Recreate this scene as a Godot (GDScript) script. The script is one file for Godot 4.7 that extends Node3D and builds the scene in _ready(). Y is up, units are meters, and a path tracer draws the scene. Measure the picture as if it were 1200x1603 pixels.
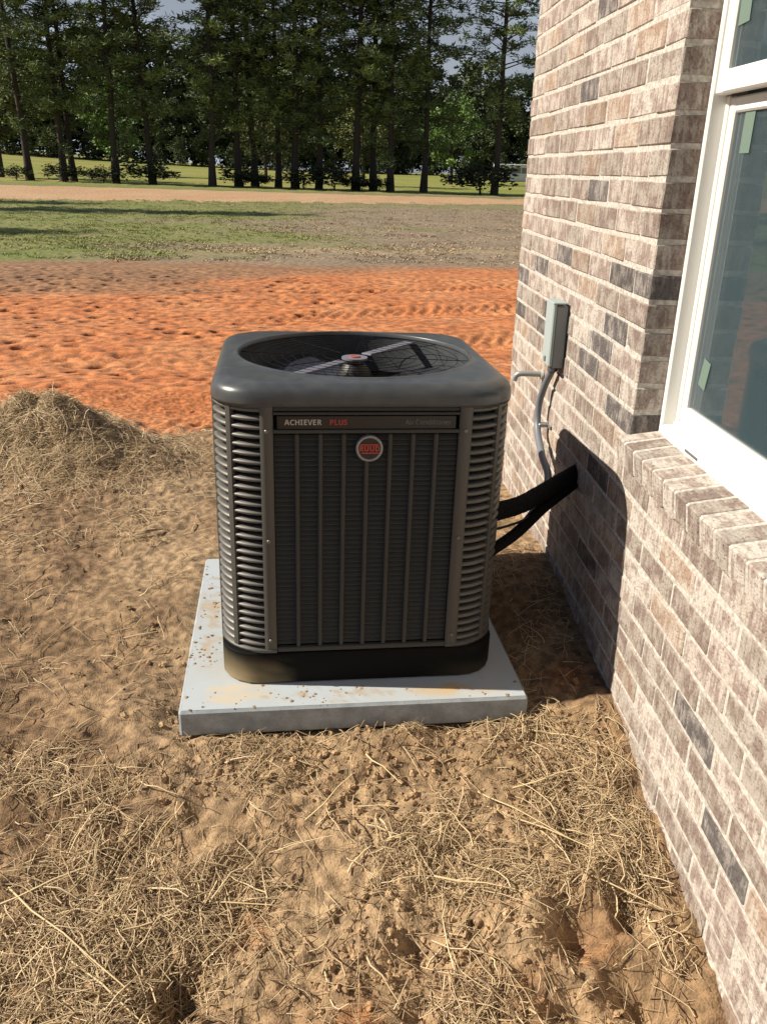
extends Node3D

# ------------------------------------------------------------------ mesh collector
class MB:
	var v := PackedVector3Array()
	var n := PackedVector3Array()
	var u := PackedVector2Array()
	var c := PackedColorArray()
	var i := PackedInt32Array()
	var col := Color(1, 1, 1)

	func tri(a: Vector3, b: Vector3, d: Vector3, inside = null) -> void:
		var nn := (b - a).cross(d - a)
		if nn.length_squared() < 1e-20:
			return
		nn = nn.normalized()
		if inside != null and nn.dot((a + b + d) / 3.0 - inside) < 0.0:
			var t := b
			b = d
			d = t
			nn = -nn
		var k := v.size()
		v.append(a); v.append(b); v.append(d)
		for q in 3:
			n.append(nn)
			c.append(col)
			u.append(Vector2(v[k + q].x + v[k + q].z, v[k + q].y))
		i.append(k); i.append(k + 2); i.append(k + 1)

	func quad(a: Vector3, b: Vector3, d: Vector3, e: Vector3, inside = null) -> void:
		var nn := (b - a).cross(d - a)
		if nn.length_squared() < 1e-20:
			nn = (d - a).cross(e - a)
		nn = nn.normalized()
		if inside != null and nn.dot((a + b + d + e) / 4.0 - inside) < 0.0:
			var t := b
			b = e
			e = t
			nn = -nn
		var k := v.size()
		v.append(a); v.append(b); v.append(d); v.append(e)
		for q in 4:
			n.append(nn)
			c.append(col)
			u.append(Vector2(v[k + q].x + v[k + q].z, v[k + q].y))
		i.append(k); i.append(k + 2); i.append(k + 1)
		i.append(k); i.append(k + 3); i.append(k + 2)

	# chamfered box; jit moves the eight corners a little
	func box(ctr: Vector3, size: Vector3, ch := 0.003, bs := Basis(), jit := 0.0, rng: RandomNumberGenerator = null) -> void:
		var h := size * 0.5
		ch = min(ch, min(h.x, min(h.y, h.z)) * 0.9)
		var P := {}
		for sx in [-1, 1]:
			for sy in [-1, 1]:
				for sz in [-1, 1]:
					var o := Vector3.ZERO
					if jit > 0.0:
						o = Vector3(rng.randf_range(-jit, jit), rng.randf_range(-jit, jit), rng.randf_range(-jit, jit))
					var s := Vector3(sx, sy, sz)
					for ax in 3:
						var p := Vector3(sx * (h.x - ch), sy * (h.y - ch), sz * (h.z - ch))
						p[ax] = s[ax] * h[ax]
						P[[sx, sy, sz, ax]] = ctr + bs * (p + o)
		for ax in 3:
			var b := (ax + 1) % 3
			var d := (ax + 2) % 3
			for s in [-1, 1]:
				var q := []
				for st in [[-1, -1], [1, -1], [1, 1], [-1, 1]]:
					var key := [0, 0, 0, ax]
					key[ax] = s; key[b] = st[0]; key[d] = st[1]
					q.append(P[key])
				quad(q[0], q[1], q[2], q[3], ctr)
			if ch > 0.0:
				for sb in [-1, 1]:
					for sd in [-1, 1]:
						var k1 := [0, 0, 0, b]
						k1[b] = sb; k1[d] = sd
						var q2 := []
						for t in [[-1, b], [1, b], [1, d], [-1, d]]:
							var k2 := [0, 0, 0, t[1]]
							k2[b] = sb; k2[d] = sd; k2[ax] = t[0]
							q2.append(P[k2])
						quad(q2[0], q2[1], q2[2], q2[3], ctr)
		if ch > 0.0:
			for sx in [-1, 1]:
				for sy in [-1, 1]:
					for sz in [-1, 1]:
						tri(P[[sx, sy, sz, 0]], P[[sx, sy, sz, 1]], P[[sx, sy, sz, 2]], ctr)

	# smooth surface through rows of points; flip turns it inside out
	func surf(rows: Array, wrap := false, flip := false, cols = null) -> void:
		var base := v.size()
		var nr := rows.size()
		var nc: int = rows[0].size()
		var acc := PackedVector3Array()
		acc.resize(nr * nc)
		for r in nr:
			for k in nc:
				v.append(rows[r][k])
				u.append(Vector2(float(k) / nc, float(r) / nr))
				c.append(col if cols == null else cols[r][k])
		for r in nr - 1:
			for k in (nc if wrap else nc - 1):
				var k2 := (k + 1) % nc
				var a := r * nc + k
				var b := r * nc + k2
				var d := (r + 1) * nc + k2
				var e := (r + 1) * nc + k
				if flip:
					var t := b
					b = e
					e = t
				var f := (v[base + d] - v[base + a]).cross(v[base + e] - v[base + b])
				acc[a] += f; acc[b] += f; acc[d] += f; acc[e] += f
				i.append(base + a); i.append(base + d); i.append(base + b)
				i.append(base + a); i.append(base + e); i.append(base + d)
		for k in nr * nc:
			n.append(acc[k].normalized() if acc[k].length_squared() > 1e-24 else Vector3.UP)

	func tube(path: Array, rad, sides := 8, cap := true) -> void:
		var rows := []
		var up := Vector3.UP
		var m := path.size()
		for k in m:
			var d: Vector3 = (path[min(k + 1, m - 1)] - path[max(k - 1, 0)]).normalized()
			if abs(d.dot(up)) > 0.97:
				up = Vector3(1, 0, 0) if abs(d.x) < 0.9 else Vector3(0, 0, 1)
			var s := d.cross(up).normalized()
			up = s.cross(d).normalized()
			var r: float = rad[k] if rad is Array else rad
			var row := PackedVector3Array()
			for q in sides:
				var a := TAU * q / sides
				row.append(path[k] + (s * cos(a) + up * sin(a)) * r)
			rows.append(row)
		surf(rows, true, true)
		if cap:
			for e in [0, m - 1]:
				var inside: Vector3 = path[1] if e == 0 else path[m - 2]
				for q in sides:
					tri(path[e], rows[e][q], rows[e][(q + 1) % sides], inside)

	func disc(ctr: Vector3, r: float, normal: Vector3, sides := 24) -> void:
		var s := normal.cross(Vector3(0, 0, 1) if abs(normal.z) < 0.9 else Vector3(1, 0, 0)).normalized()
		var t := normal.cross(s)
		for q in sides:
			var a := TAU * q / sides
			var b := TAU * (q + 1) / sides
			tri(ctr, ctr + (s * cos(a) + t * sin(a)) * r, ctr + (s * cos(b) + t * sin(b)) * r, ctr - normal)

	func mesh() -> ArrayMesh:
		var a := []
		a.resize(Mesh.ARRAY_MAX)
		a[Mesh.ARRAY_VERTEX] = v
		a[Mesh.ARRAY_NORMAL] = n
		a[Mesh.ARRAY_TEX_UV] = u
		a[Mesh.ARRAY_COLOR] = c
		a[Mesh.ARRAY_INDEX] = i
		var m := ArrayMesh.new()
		m.add_surface_from_arrays(Mesh.PRIMITIVE_TRIANGLES, a)
		return m

# ------------------------------------------------------------------ scene helpers
func thing(called: String, label: String, category: String, at := Vector3.ZERO, group := "") -> Node3D:
	var o := Node3D.new()
	o.name = called
	add_child(o, true)
	o.position = at
	tag(o, label, category, group)
	return o

func tag(o: Node, label: String, category: String, group := "") -> void:
	o.set_meta("label", label)
	o.set_meta("category", category)
	if group != "":
		o.set_meta("group", group)

func put(called: String, m: Mesh, mt: Material, parent: Node = self, at := Vector3.ZERO) -> MeshInstance3D:
	var o := MeshInstance3D.new()
	o.name = called
	o.mesh = m
	o.material_override = mt
	parent.add_child(o, true)
	o.position = at
	return o

func setting(o: Node) -> Node:
	o.set_meta("kind", "structure")
	return o

func scatter(called: String, m: Mesh, mt: Material, xf: Array, cols: PackedColorArray, parent: Node = self) -> MultiMeshInstance3D:
	var mm := MultiMesh.new()
	mm.transform_format = MultiMesh.TRANSFORM_3D
	mm.use_colors = true
	mm.mesh = m
	mm.instance_count = xf.size()
	for k in xf.size():
		mm.set_instance_transform(k, xf[k])
		mm.set_instance_color(k, cols[k])
	var o := MultiMeshInstance3D.new()
	o.name = called
	o.multimesh = mm
	o.material_override = mt
	parent.add_child(o, true)
	o.set_meta("kind", "stuff")
	return o

func lin(r: float, g: float, b: float, a := 1.0) -> Color:
	var q := Color(r, g, b).linear_to_srgb()
	q.a = a
	return q

func paint(r: float, g: float, b: float, rough := 0.8, metal := 0.0, vc := false) -> StandardMaterial3D:
	var m := StandardMaterial3D.new()
	m.albedo_color = lin(r, g, b)
	m.roughness = rough
	m.metallic = metal
	m.vertex_color_use_as_albedo = vc
	return m

func noise(seed_: int, freq: float, oct := 3) -> FastNoiseLite:
	var f := FastNoiseLite.new()
	f.seed = seed_
	f.noise_type = FastNoiseLite.TYPE_SIMPLEX_SMOOTH
	f.frequency = freq
	f.fractal_type = FastNoiseLite.FRACTAL_FBM
	f.fractal_octaves = oct
	return f

func seamless(seed_: int, size: int, freq: float, oct := 4) -> PackedByteArray:
	return noise(seed_, freq, oct).get_seamless_image(size, size).get_data()

func tri_map(m: StandardMaterial3D, s: Vector3) -> void:
	m.uv1_triplanar = true
	m.uv1_world_triplanar = true
	m.uv1_scale = s
	m.uv1_triplanar_sharpness = 6.0

func gray_tex(size: int, f: Callable) -> ImageTexture:
	var d := PackedByteArray()
	d.resize(size * size * 3)
	for k in size * size:
		var q: Color = f.call(k)
		d[k * 3] = int(clamp(q.r, 0, 1) * 255.0)
		d[k * 3 + 1] = int(clamp(q.g, 0, 1) * 255.0)
		d[k * 3 + 2] = int(clamp(q.b, 0, 1) * 255.0)
	return ImageTexture.create_from_image(Image.create_from_data(size, size, false, Image.FORMAT_RGB8, d))

# ------------------------------------------------------------------ the land
var n_big := noise(3, 0.9, 4)
var n_mid := noise(5, 4.5, 3)
var n_fine := noise(7, 19.0, 3)
var n_cell := cells(19, 11.0)
var n_cell2 := cells(29, 27.0)
var n_far := noise(9, 0.06, 3)
var n_rag := noise(13, 0.5, 4)
var n_patch := noise(17, 1.7, 4)

func cells(seed_: int, freq: float) -> FastNoiseLite:
	var f := FastNoiseLite.new()
	f.seed = seed_
	f.noise_type = FastNoiseLite.TYPE_CELLULAR
	f.cellular_distance_function = FastNoiseLite.DISTANCE_EUCLIDEAN
	f.cellular_return_type = FastNoiseLite.RETURN_DISTANCE2_SUB
	f.frequency = freq
	f.fractal_octaves = 2
	return f

func ss(a: float, b: float, x: float) -> float:
	return smoothstep(a, b, x)

func wall_ground(z: float) -> float:
	if z > -1.53:
		return lerpf(-0.015, -0.105, clampf((z + 1.53) / 0.53, 0, 1.6))
	if z > -1.85:
		return lerpf(0.075, -0.015, (z + 1.85) / 0.32)
	if z > -2.6:
		return lerpf(0.105, 0.075, (z + 2.6) / 0.75)
	if z > -3.5:
		return lerpf(0.07, 0.105, (z + 3.5) / 0.9)
	return lerpf(0.07, 0.0, clampf((-3.5 - z) / 0.8, 0, 1))

func clay_edge(x: float) -> float:
	return -4.5 + 0.3 * n_rag.get_noise_2d(x * 2.0, 3.0) + (-0.55 * ss(0.2, 1.4, x))

func dirt_weight(x: float, z: float) -> float:   # 1 on the brown dirt round the house, 0 on the red clay
	return ss(-0.16, 0.16, z - clay_edge(x) + 0.22 * n_patch.get_noise_2d(x * 2.5, z * 2.5))

func height(x: float, z: float) -> float:
	var y := 0.0
	if z > -6.0:
		var dw := dirt_weight(x, z)
		y -= 0.085 * ss(-1.85, -0.95, z) * ss(2.5, 1.0, abs(x))
		y += 0.075 * ss(-1.85, -2.7, z) * ss(-4.5, -3.4, z)
		var b := ss(0.32, 0.0, 0.72 - x)
		if x < 1.3:
			y = lerpf(y, wall_ground(z), b * ss(-4.6, -3.6, z))
		# the straw covered heap by the left edge
		var dx := x + 1.34
		var dz := z + 3.66
		var e := (dx * dx) / (0.34 if dx < 0 else 0.19) + dz * dz / 0.085
		var m := exp(-e)
		y += 0.31 * m + 0.055 * m * n_mid.get_noise_2d(x * 0.75 + 5.0, z * 0.9) + 0.025 * m * n_fine.get_noise_2d(x * 0.6, z * 0.6)
		dx = x + 0.55
		dz = z + 4.05
		y += 0.12 * exp(-(dx * dx / 0.09 + dz * dz / 0.07))
		var under_pad := ss(0.0, 0.10, max(abs(x - 0.0) - 0.43, abs(z + 2.24) - 0.43))
		y += (0.042 * n_big.get_noise_2d(x, z) + lerpf(0.012, 0.022, ss(-2.1, -1.5, z)) * n_mid.get_noise_2d(x, z)) * (0.25 + 0.75 * under_pad) * (0.4 + 0.6 * dw)
		y += (lerpf(0.008, 0.015, ss(-2.1, -1.5, z)) * n_fine.get_noise_2d(x, z)) * (0.3 + 0.7 * under_pad) * dw
		var lump := clampf(0.2 + 1.8 * n_patch.get_noise_2d(x * 1.1 + 4.0, z * 1.1), 0, 1)
		var wx := x + 0.02 * n_mid.get_noise_2d(x, z + 7.0)
		var wz := z + 0.02 * n_mid.get_noise_2d(x + 7.0, z)
		y += under_pad * dw * lump * lerpf(0.35, 1.0, ss(-2.1, -1.5, z)) * (0.015 * minf(n_cell.get_noise_2d(wx, wz) + 1.0, 0.55) + 0.006 * minf(n_cell2.get_noise_2d(wx, wz) + 1.0, 0.6))
		# soil banked against the front of the slab
		y += 0.024 * exp(-pow((z + 1.735 + 0.075 * x) / 0.05, 2)) * ss(0.62, 0.45, absf(x)) * (0.8 + 1.2 * n_mid.get_noise_2d(x * 0.7, 31.0))
		# soft dug holes
		for h in [[-0.30, -1.11, 0.055, 0.09], [0.47, -1.21, 0.05, 0.07], [0.57, -1.07, 0.06, 0.07], [0.53, -1.42, 0.05, 0.05], [0.16, -1.18, 0.05, 0.04], [0.43, -1.05, 0.05, 0.05], [0.60, -1.25, 0.04, 0.05]]:
			var q: float = (Vector2(x, z) - Vector2(h[0], h[1])).length_squared() / (h[2] * h[2])
			if q < 6.0:
				y -= h[3] * exp(-q)
		y -= 0.012 * (1.0 - under_pad)
	if z < -4.0 and z > -14.0:
		# crawler marks pressed into the red clay
		var cw := (1.0 - dirt_weight(x, z)) * ss(-13.2, -11.0, z + 0.8 * n_rag.get_noise_2d(x, z))
		var w := x * 0.22 + 0.25 * n_rag.get_noise_2d(x * 0.6, z * 0.6)
		var zz := z + w
		var row := floorf(zz / 0.20)
		var ph := x / 0.22 + 0.5 * fmod(abs(row), 2.0) + 0.35 * n_patch.get_noise_2d(x, row)
		var cellx := floorf(ph)
		var h1 := fposmod(sin(cellx * 127.1 + row * 311.7) * 4375.85, 1.0)
		var h2 := fposmod(sin(cellx * 269.5 + row * 183.3) * 2843.17, 1.0)
		var h3 := fposmod(sin(cellx * 419.2 + row * 371.9) * 3571.31, 1.0)
		var px := (ph - cellx - 0.28 - 0.44 * h1) * 0.22
		var pz := (zz / 0.20 - row - 0.28 - 0.44 * h2) * 0.20
		var wide := lerpf(0.0005, 0.0020, h3)
		var pit := exp(-(px * px / wide + pz * pz / (wide * 0.7))) * ss(0.25, 0.6, h1 * 0.5 + h3 * 0.7)
		var keep := ss(-0.25, 0.30, n_patch.get_noise_2d(x * 0.5 + 30.0, z * 0.5) - 0.15 * (x + 0.8))
		y -= cw * (lerpf(0.115, 0.05, ss(-1.5, 2.5, x)) * pit * keep)
		y += cw * (0.012 * n_mid.get_noise_2d(x * 0.7, z * 0.7) + 0.008 * n_fine.get_noise_2d(x * 0.5, z * 0.5))
		# ribbed wheel tracks that cross the band
		var lane: float = absf(fposmod(z + 0.32 * x + 0.3 * n_rag.get_noise_2d(x * 0.3, z * 0.3), 1.9) - 0.95)
		y -= cw * ss(0.24, 0.16, lane) * (0.018 + 0.016 * sin((x - 0.4 * lane) * 46.0)) * ss(-2.5, 0.5, x)
		# long ruts
		var rut: float = sin((z + 0.12 * x + 0.5 * n_rag.get_noise_2d(x * 0.4, z)) * 3.1)
		y += cw * 0.03 * rut
	if z < -13.0 and z > -60.0:
		y += 0.05 * n_mid.get_noise_2d(x * 0.16, z * 0.16) * ss(-13.0, -15.0, z)
	if z < -20.0:
		var xx := clampf(x, -75.0, 45.0)
		var a := lerpf(0.43, 0.04, clampf((xx + 23.0) / 35.0, -1.0, 1.0))
		var b2 := 1.1 - 0.012 * xx + 0.00044 * xx * xx
		y += a * ss(-20.0, -60.0, z) if z > -60.0 else lerpf(a, b2, clampf((-60.0 - z) / 90.0, 0, 1))
	return y

func soil_color(x: float, z: float) -> Color:
	var big := n_big.get_noise_2d(x + 40.0, z)
	var md := n_mid.get_noise_2d(x * 0.8, z * 0.8 + 20.0)
	var q := Color(0.375, 0.243, 0.130)
	q = q.lerp(Color(0.245, 0.150, 0.077), clampf(0.45 + 1.3 * md, 0, 1))
	q = q.lerp(Color(0.52, 0.37, 0.215), clampf(0.25 + 1.5 * big, 0, 1) * 0.7)
	for h in [[0.44, -1.10, 0.13], [0.03, -1.01, 0.09], [-0.20, -1.25, 0.05], [0.62, -1.95, 0.06]]:
		var g: float = exp(-(Vector2(x, z) - Vector2(h[0], h[1])).length_squared() / (h[2] * h[2]))
		q = q.lerp(Color(0.40, 0.17, 0.06), g * clampf(0.35 + md * 2.0, 0, 0.8))
	var hx := x + 1.34
	q = q.lerp(Color(0.52, 0.40, 0.23), 0.8 * exp(-(hx * hx / (0.34 if hx < 0 else 0.16) + (z + 3.66) * (z + 3.66) / 0.085)))
	return q

func land_color(x: float, z: float) -> Color:
	var q := soil_color(x, z)
	if z < -3.9:
		var cl := Color(0.66, 0.245, 0.085).lerp(Color(0.56, 0.19, 0.062), clampf(0.5 + 1.6 * n_patch.get_noise_2d(x, z), 0, 1))
		cl = cl.lerp(Color(0.69, 0.31, 0.13), clampf(0.2 + 1.8 * n_big.get_noise_2d(x * 0.6, z * 0.9 + 9.0), 0, 1) * 0.6)
		q = cl.lerp(q, dirt_weight(x, z))
	var rag := 1.1 * n_rag.get_noise_2d(x * 0.5, z * 0.8)
	var brown := Color(0.34, 0.20, 0.105).lerp(Color(0.25, 0.15, 0.08), clampf(0.5 + 1.5 * n_patch.get_noise_2d(x * 0.6, z * 1.4), 0, 1))
	# brown churned strip between the clay and the grass, wider on the left
	var left := ss(2.0, -3.5, x)
	q = q.lerp(brown, ss(0.0, -1.8, z + lerpf(12.3, 9.0, left) + rag * (0.5 + 0.8 * left)) * lerpf(0.75, 0.85, left))
	# grass
	var green := Color(0.195, 0.23, 0.05).lerp(Color(0.25, 0.25, 0.08), clampf(0.5 + 1.5 * n_patch.get_noise_2d(x * 0.4, z * 0.3), 0, 1))
	var thatch := Color(0.345, 0.26, 0.17).lerp(Color(0.28, 0.215, 0.14), clampf(0.5 + 1.8 * n_patch.get_noise_2d(x * 0.25 + 70.0, z * 0.5), 0, 1))
	var gmask := clampf(0.50 - 0.16 * (x + 2.0 + 0.02 * (z + 14.0)) + 1.1 * n_rag.get_noise_2d(x * 0.22, z * 0.5), 0, 1)
	gmask = maxf(gmask, 0.55 * ss(-33.0, -37.0, z))
	var gr := thatch.lerp(green, gmask)
	var straw := exp(-pow((z + 15.9 + 0.10 * x + 0.5 * rag) / 0.45, 2.0)) * ss(-3.6, -1.5, x)
	gr = gr.lerp(Color(0.46, 0.35, 0.20), clampf(straw, 0, 1) * 0.75)
	q = q.lerp(gr, ss(0.0, -0.9, z + 12.9 + rag * 0.5))
	# far side of the road
	var fieldc := Color(0.24, 0.29, 0.035).lerp(Color(0.36, 0.32, 0.075), clampf(0.45 + 1.6 * n_far.get_noise_2d(x * 0.5, z * 1.4), 0, 1))
	q = q.lerp(fieldc, ss(-52.0, -56.0, z))
	return q

func sheet(called: String, x0: float, x1: float, z0: float, z1: float, st: float, lift: float, mt: Material, tone := Color(1, 1, 1)) -> MeshInstance3D:
	var nx := int(round((x1 - x0) / st)) + 1
	var nz := int(round((z1 - z0) / st)) + 1
	var V := PackedVector3Array()
	var N := PackedVector3Array()
	var C := PackedColorArray()
	var I := PackedInt32Array()
	V.resize(nx * nz); N.resize(nx * nz); C.resize(nx * nz)
	for a in nz:
		for b in nx:
			var x := x0 + b * st
			var z := z0 + a * st
			V[a * nx + b] = Vector3(x, height(x, z) + lift, z)
			C[a * nx + b] = land_color(x, z) * tone
	for a in nz:
		for b in nx:
			var l := V[a * nx + maxi(b - 1, 0)]
			var r := V[a * nx + mini(b + 1, nx - 1)]
			var f := V[maxi(a - 1, 0) * nx + b]
			var g := V[mini(a + 1, nz - 1) * nx + b]
			N[a * nx + b] = (g - f).cross(r - l).normalized()
	I.resize((nx - 1) * (nz - 1) * 6)
	var k := 0
	for a in nz - 1:
		for b in nx - 1:
			var p := a * nx + b
			I[k] = p; I[k + 1] = p + 1; I[k + 2] = p + nx
			I[k + 3] = p + 1; I[k + 4] = p + nx + 1; I[k + 5] = p + nx
			k += 6
	var arr := []
	arr.resize(Mesh.ARRAY_MAX)
	arr[Mesh.ARRAY_VERTEX] = V
	arr[Mesh.ARRAY_NORMAL] = N
	arr[Mesh.ARRAY_COLOR] = C
	arr[Mesh.ARRAY_INDEX] = I
	var m := ArrayMesh.new()
	m.add_surface_from_arrays(Mesh.PRIMITIVE_TRIANGLES, arr)
	var o := put(called, m, mt)
	setting(o)
	return o

func road_near(x: float) -> float:
	return -38.2 - 0.32 * x + 0.9 * n_rag.get_noise_2d(x * 0.4, 50.0)

func road_far(x: float) -> float:
	return -49.5 + 0.03 * x + 0.7 * n_rag.get_noise_2d(x * 0.4, 80.0)

# ------------------------------------------------------------------ bricks
var brick_cache := {}
func brick_mesh(size: Vector3, variant: int) -> ArrayMesh:
	var key := "%d_%d_%d_%d" % [roundi(size.x * 500), roundi(size.y * 500), roundi(size.z * 250), variant]
	if not brick_cache.has(key):
		var rng := RandomNumberGenerator.new()
		rng.seed = hash(key)
		var b := MB.new()
		b.box(Vector3.ZERO, size, 0.003, Basis(), 0.0013, rng)
		brick_cache[key] = b.mesh()
	return brick_cache[key]

func brick_materials() -> Array:
	# fired clay with a smeared lime wash: four faces' worth of clay colour and wash, each tinted twice
	var S := 512
	var streak := noise(21, 0.05, 4)
	streak.frequency = 0.05
	var im := streak.get_seamless_image(S, S)
	var streak_b := im.get_data()
	var wash := seamless(22, S, 0.022, 4)
	var pit := seamless(23, S, 0.11, 3)
	var grain := seamless(24, S, 0.25, 2)
	var bump := gray_tex(S, func(k):
		var y: int = k / S
		var x: int = k % S
		var s: float = streak_b[((y / 6) % S) * S + (x * 2) % S] / 255.0
		var h: float = 0.5 + (s - 0.5) * 0.5 + (grain[k] / 255.0 - 0.5) * 0.5 - clampf((0.36 - pit[k] / 255.0) * 4.0, 0, 0.5)
		return Color(h, h, h))
	var out := []
	var looks := [
		[Color(0.315, 0.250, 0.215), Color(0.515, 0.468, 0.415), 0.05],
		[Color(0.282, 0.215, 0.186), Color(0.475, 0.42, 0.368), -0.02],
		[Color(0.335, 0.240, 0.182), Color(0.47, 0.405, 0.34), -0.02],
		[Color(0.110, 0.097, 0.094), Color(0.30, 0.27, 0.245), -0.12]]
	for L in looks.size():
		var lk = looks[L]
		var off := L * 37 * S + L * 91
		var tx := gray_tex(S, func(k):
			var kk: int = (k + off) % (S * S)
			var y: int = kk / S
			var x: int = kk % S
			var s: float = streak_b[((y / 3) % S) * S + (x * 2) % S] / 255.0
			var w: float = clampf((wash[kk] / 255.0 - 0.47 + lk[2]) * 2.6 + 0.5 + (s - 0.5) * 1.9, 0, 1)
			var q: Color = lk[0].lerp(lk[1], w)
			var g: float = 0.82 + 0.36 * (grain[kk] / 255.0) * 1.0
			if pit[kk] < 86:
				g *= 0.74
			q = Color(q.r * g, q.g * g, q.b * g)
			return q.linear_to_srgb())
		for t in 2:
			var m := StandardMaterial3D.new()
			m.albedo_texture = tx
			var e: float = [1.0, 0.76][t]
			m.albedo_color = lin(e, e * [1.0, 0.985][t], e * [1.0, 0.97][t])
			m.roughness = 0.93
			tri_map(m, Vector3(1.25, 1.25, 1.25))
			m.heightmap_enabled = true
			m.heightmap_texture = bump
			m.heightmap_scale = 0.25
			out.append(m)
	return out

const WX := 0.72
const CY := 0.0677
const JY := 1.2885
const WZ0 := -1.97
const WZ1 := -0.45
const WTOP := 2.36
const CORNER := -3.51

func span(mb: MB, x0: float, x1: float, y0: float, y1: float, z0: float, z1: float, ch := 0.003) -> void:
	mb.box(Vector3((x0 + x1) / 2, (y0 + y1) / 2, (z0 + z1) / 2), Vector3(x1 - x0, y1 - y0, z1 - z0), ch)

func build_house(cam: Camera3D) -> void:
	var house := thing("brick_house", "brick house with light washed bricks and a white window, right of the outdoor unit", "house")
	var rng := RandomNumberGenerator.new()
	rng.seed = 41
	var mats := brick_materials()
	var gn := seamless(31, 256, 0.12, 3)
	var mort_tx := gray_tex(256, func(k):
		var g: float = 0.72 + 0.36 * gn[k] / 255.0
		return Color(g, g, g))
	var mortar := paint(0.62, 0.58, 0.52, 0.95)
	mortar.albedo_texture = mort_tx
	tri_map(mortar, Vector3(2, 2, 2))
	mortar.heightmap_enabled = true
	mortar.heightmap_texture = mort_tx
	mortar.heightmap_scale = 0.35
	# mortar bed behind the brick faces, and the inner leaf
	var mb := MB.new()
	span(mb, 0.7226, 0.80, -0.5, 0.676, -3.5075, 4.2, 0.0)
	span(mb, 0.7226, 0.80, 0.676, WTOP, -3.5075, WZ0 - 0.0026, 0.0)
	span(mb, 0.7226, 0.80, 0.676, WTOP, WZ1 + 0.0026, 4.2, 0.0)
	span(mb, 0.7226, 0.80, WTOP, 2.85, -3.5075, 4.2, 0.0)
	put("wall", mb.mesh(), mortar, house)
	mb = MB.new()
	span(mb, 0.8005, 0.95, -0.5, 0.745, -3.40, 4.2, 0.0)
	span(mb, 0.8005, 0.95, 0.745, WTOP, -3.40, WZ0 + 0.004, 0.0)
	span(mb, 0.8005, 0.95, 0.745, WTOP, WZ1 - 0.004, 4.2, 0.0)
	span(mb, 0.8005, 0.95, WTOP, 2.85, -3.40, 4.2, 0.0)
	span(mb, 0.95, 8.2, -0.5, 2.85, -3.50, -3.40, 0.0)
	span(mb, 0.95, 8.2, -0.5, 2.85, 4.1, 4.2, 0.0)
	span(mb, 8.2, 8.35, -0.5, 2.85, -3.40, 4.1, 0.0)
	span(mb, 4.4, 4.5, 0.06, 2.7, -3.40, 4.1, 0.0)
	put("inner_wall", mb.mesh(), paint(0.45, 0.44, 0.42, 0.9), house)
	mb = MB.new()
	span(mb, 0.95, 8.2, -0.02, 0.06, -3.40, 4.1, 0.0)
	put("room_floor", mb.mesh(), paint(0.28, 0.25, 0.21, 0.7), house)
	mb = MB.new()
	span(mb, 0.95, 8.2, 2.7, 2.8, -3.40, 4.1, 0.0)
	put("room_ceiling", mb.mesh(), paint(0.6, 0.6, 0.58, 0.9), house)
	# hipped roof with eaves above the picture
	mb = MB.new()
	var e := [Vector3(0.42, 2.86, -3.95), Vector3(8.8, 2.86, -3.95), Vector3(8.8, 2.86, 4.7), Vector3(0.42, 2.86, 4.7)]
	var r0 := Vector3(4.6, 4.7, -0.2)
	var r1 := Vector3(4.6, 4.7, 0.8)
	var ins := Vector3(4.6, 3.2, 0.3)
	mb.quad(e[0], r0, r1, e[3], ins)
	mb.quad(e[1], r0, r1, e[2], ins)
	mb.tri(e[0], e[1], r0, ins)
	mb.tri(e[3], e[2], r1, ins)
	mb.quad(e[0], e[1], e[2], e[3], ins)
	put("roof", mb.mesh(), paint(0.09, 0.085, 0.08, 0.9), house)

	# every brick of the long wall, running bond
	var list := []
	var dark := [[0.987, -2.171], [0.922, -2.243], [0.842, -2.498], [0.845, -2.324], [0.275, -1.397], [0.153, -1.234], [1.124, -2.783], [1.058, -3.182], [1.0, -3.396], [1.116, -2.06], [0.305, -1.076], [1.765, -2.524], [1.617, -2.749]]
	for k in range(-21, 25):
		var y0 := JY + CY * k + 0.0048
		var y1 := y0 + CY - 0.0096
		if y0 < -0.42:
			continue
		var z := CORNER
		var first := true
		var over: bool = y1 > 0.69 and y0 < WTOP - 0.02
		while z < 1.9:
			var L := 0.194
			if first and posmod(k, 2) == 0:
				L = 0.0925
			first = false
			var z1 := z + L
			if over:
				if z < WZ0 and z1 > WZ0 - 0.055:
					z1 = WZ0
				elif z >= WZ0 - 0.001 and z < WZ1:
					z = WZ1
					z1 = z + (0.194 if posmod(k, 2) == 1 else 0.0925)
			list.append({"z0": z, "z1": z1, "y0": y0, "y1": y1})
			z = z1 + 0.0095
			if over and z > WZ0 - 0.03 and z < WZ1:
				z = WZ1
				list.append({"z0": z, "z1": z + (0.194 if posmod(k, 2) == 1 else 0.0925), "y0": y0, "y1": y1})
				z = list[-1].z1 + 0.0095
	var inv := cam.transform.affine_inverse()
	for b in list:
		var cc := Vector3(WX, (b.y0 + b.y1) / 2, (b.z0 + b.z1) / 2)
		var p := inv * cc
		b.score = 0.0
		if p.z < -0.3 and abs(p.y / p.z) < 0.66 and abs(p.x / p.z) < 0.51 and b.y1 > wall_ground(cc.z) - 0.02:
			b.score = (b.z1 - b.z0) / pow(p.length(), 3.0)
	list.sort_custom(func(a, b): return a.score > b.score or (a.score == b.score and (a.z0 < b.z0 or (a.z0 == b.z0 and a.y0 < b.y0))))
	var loose := {}
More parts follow.
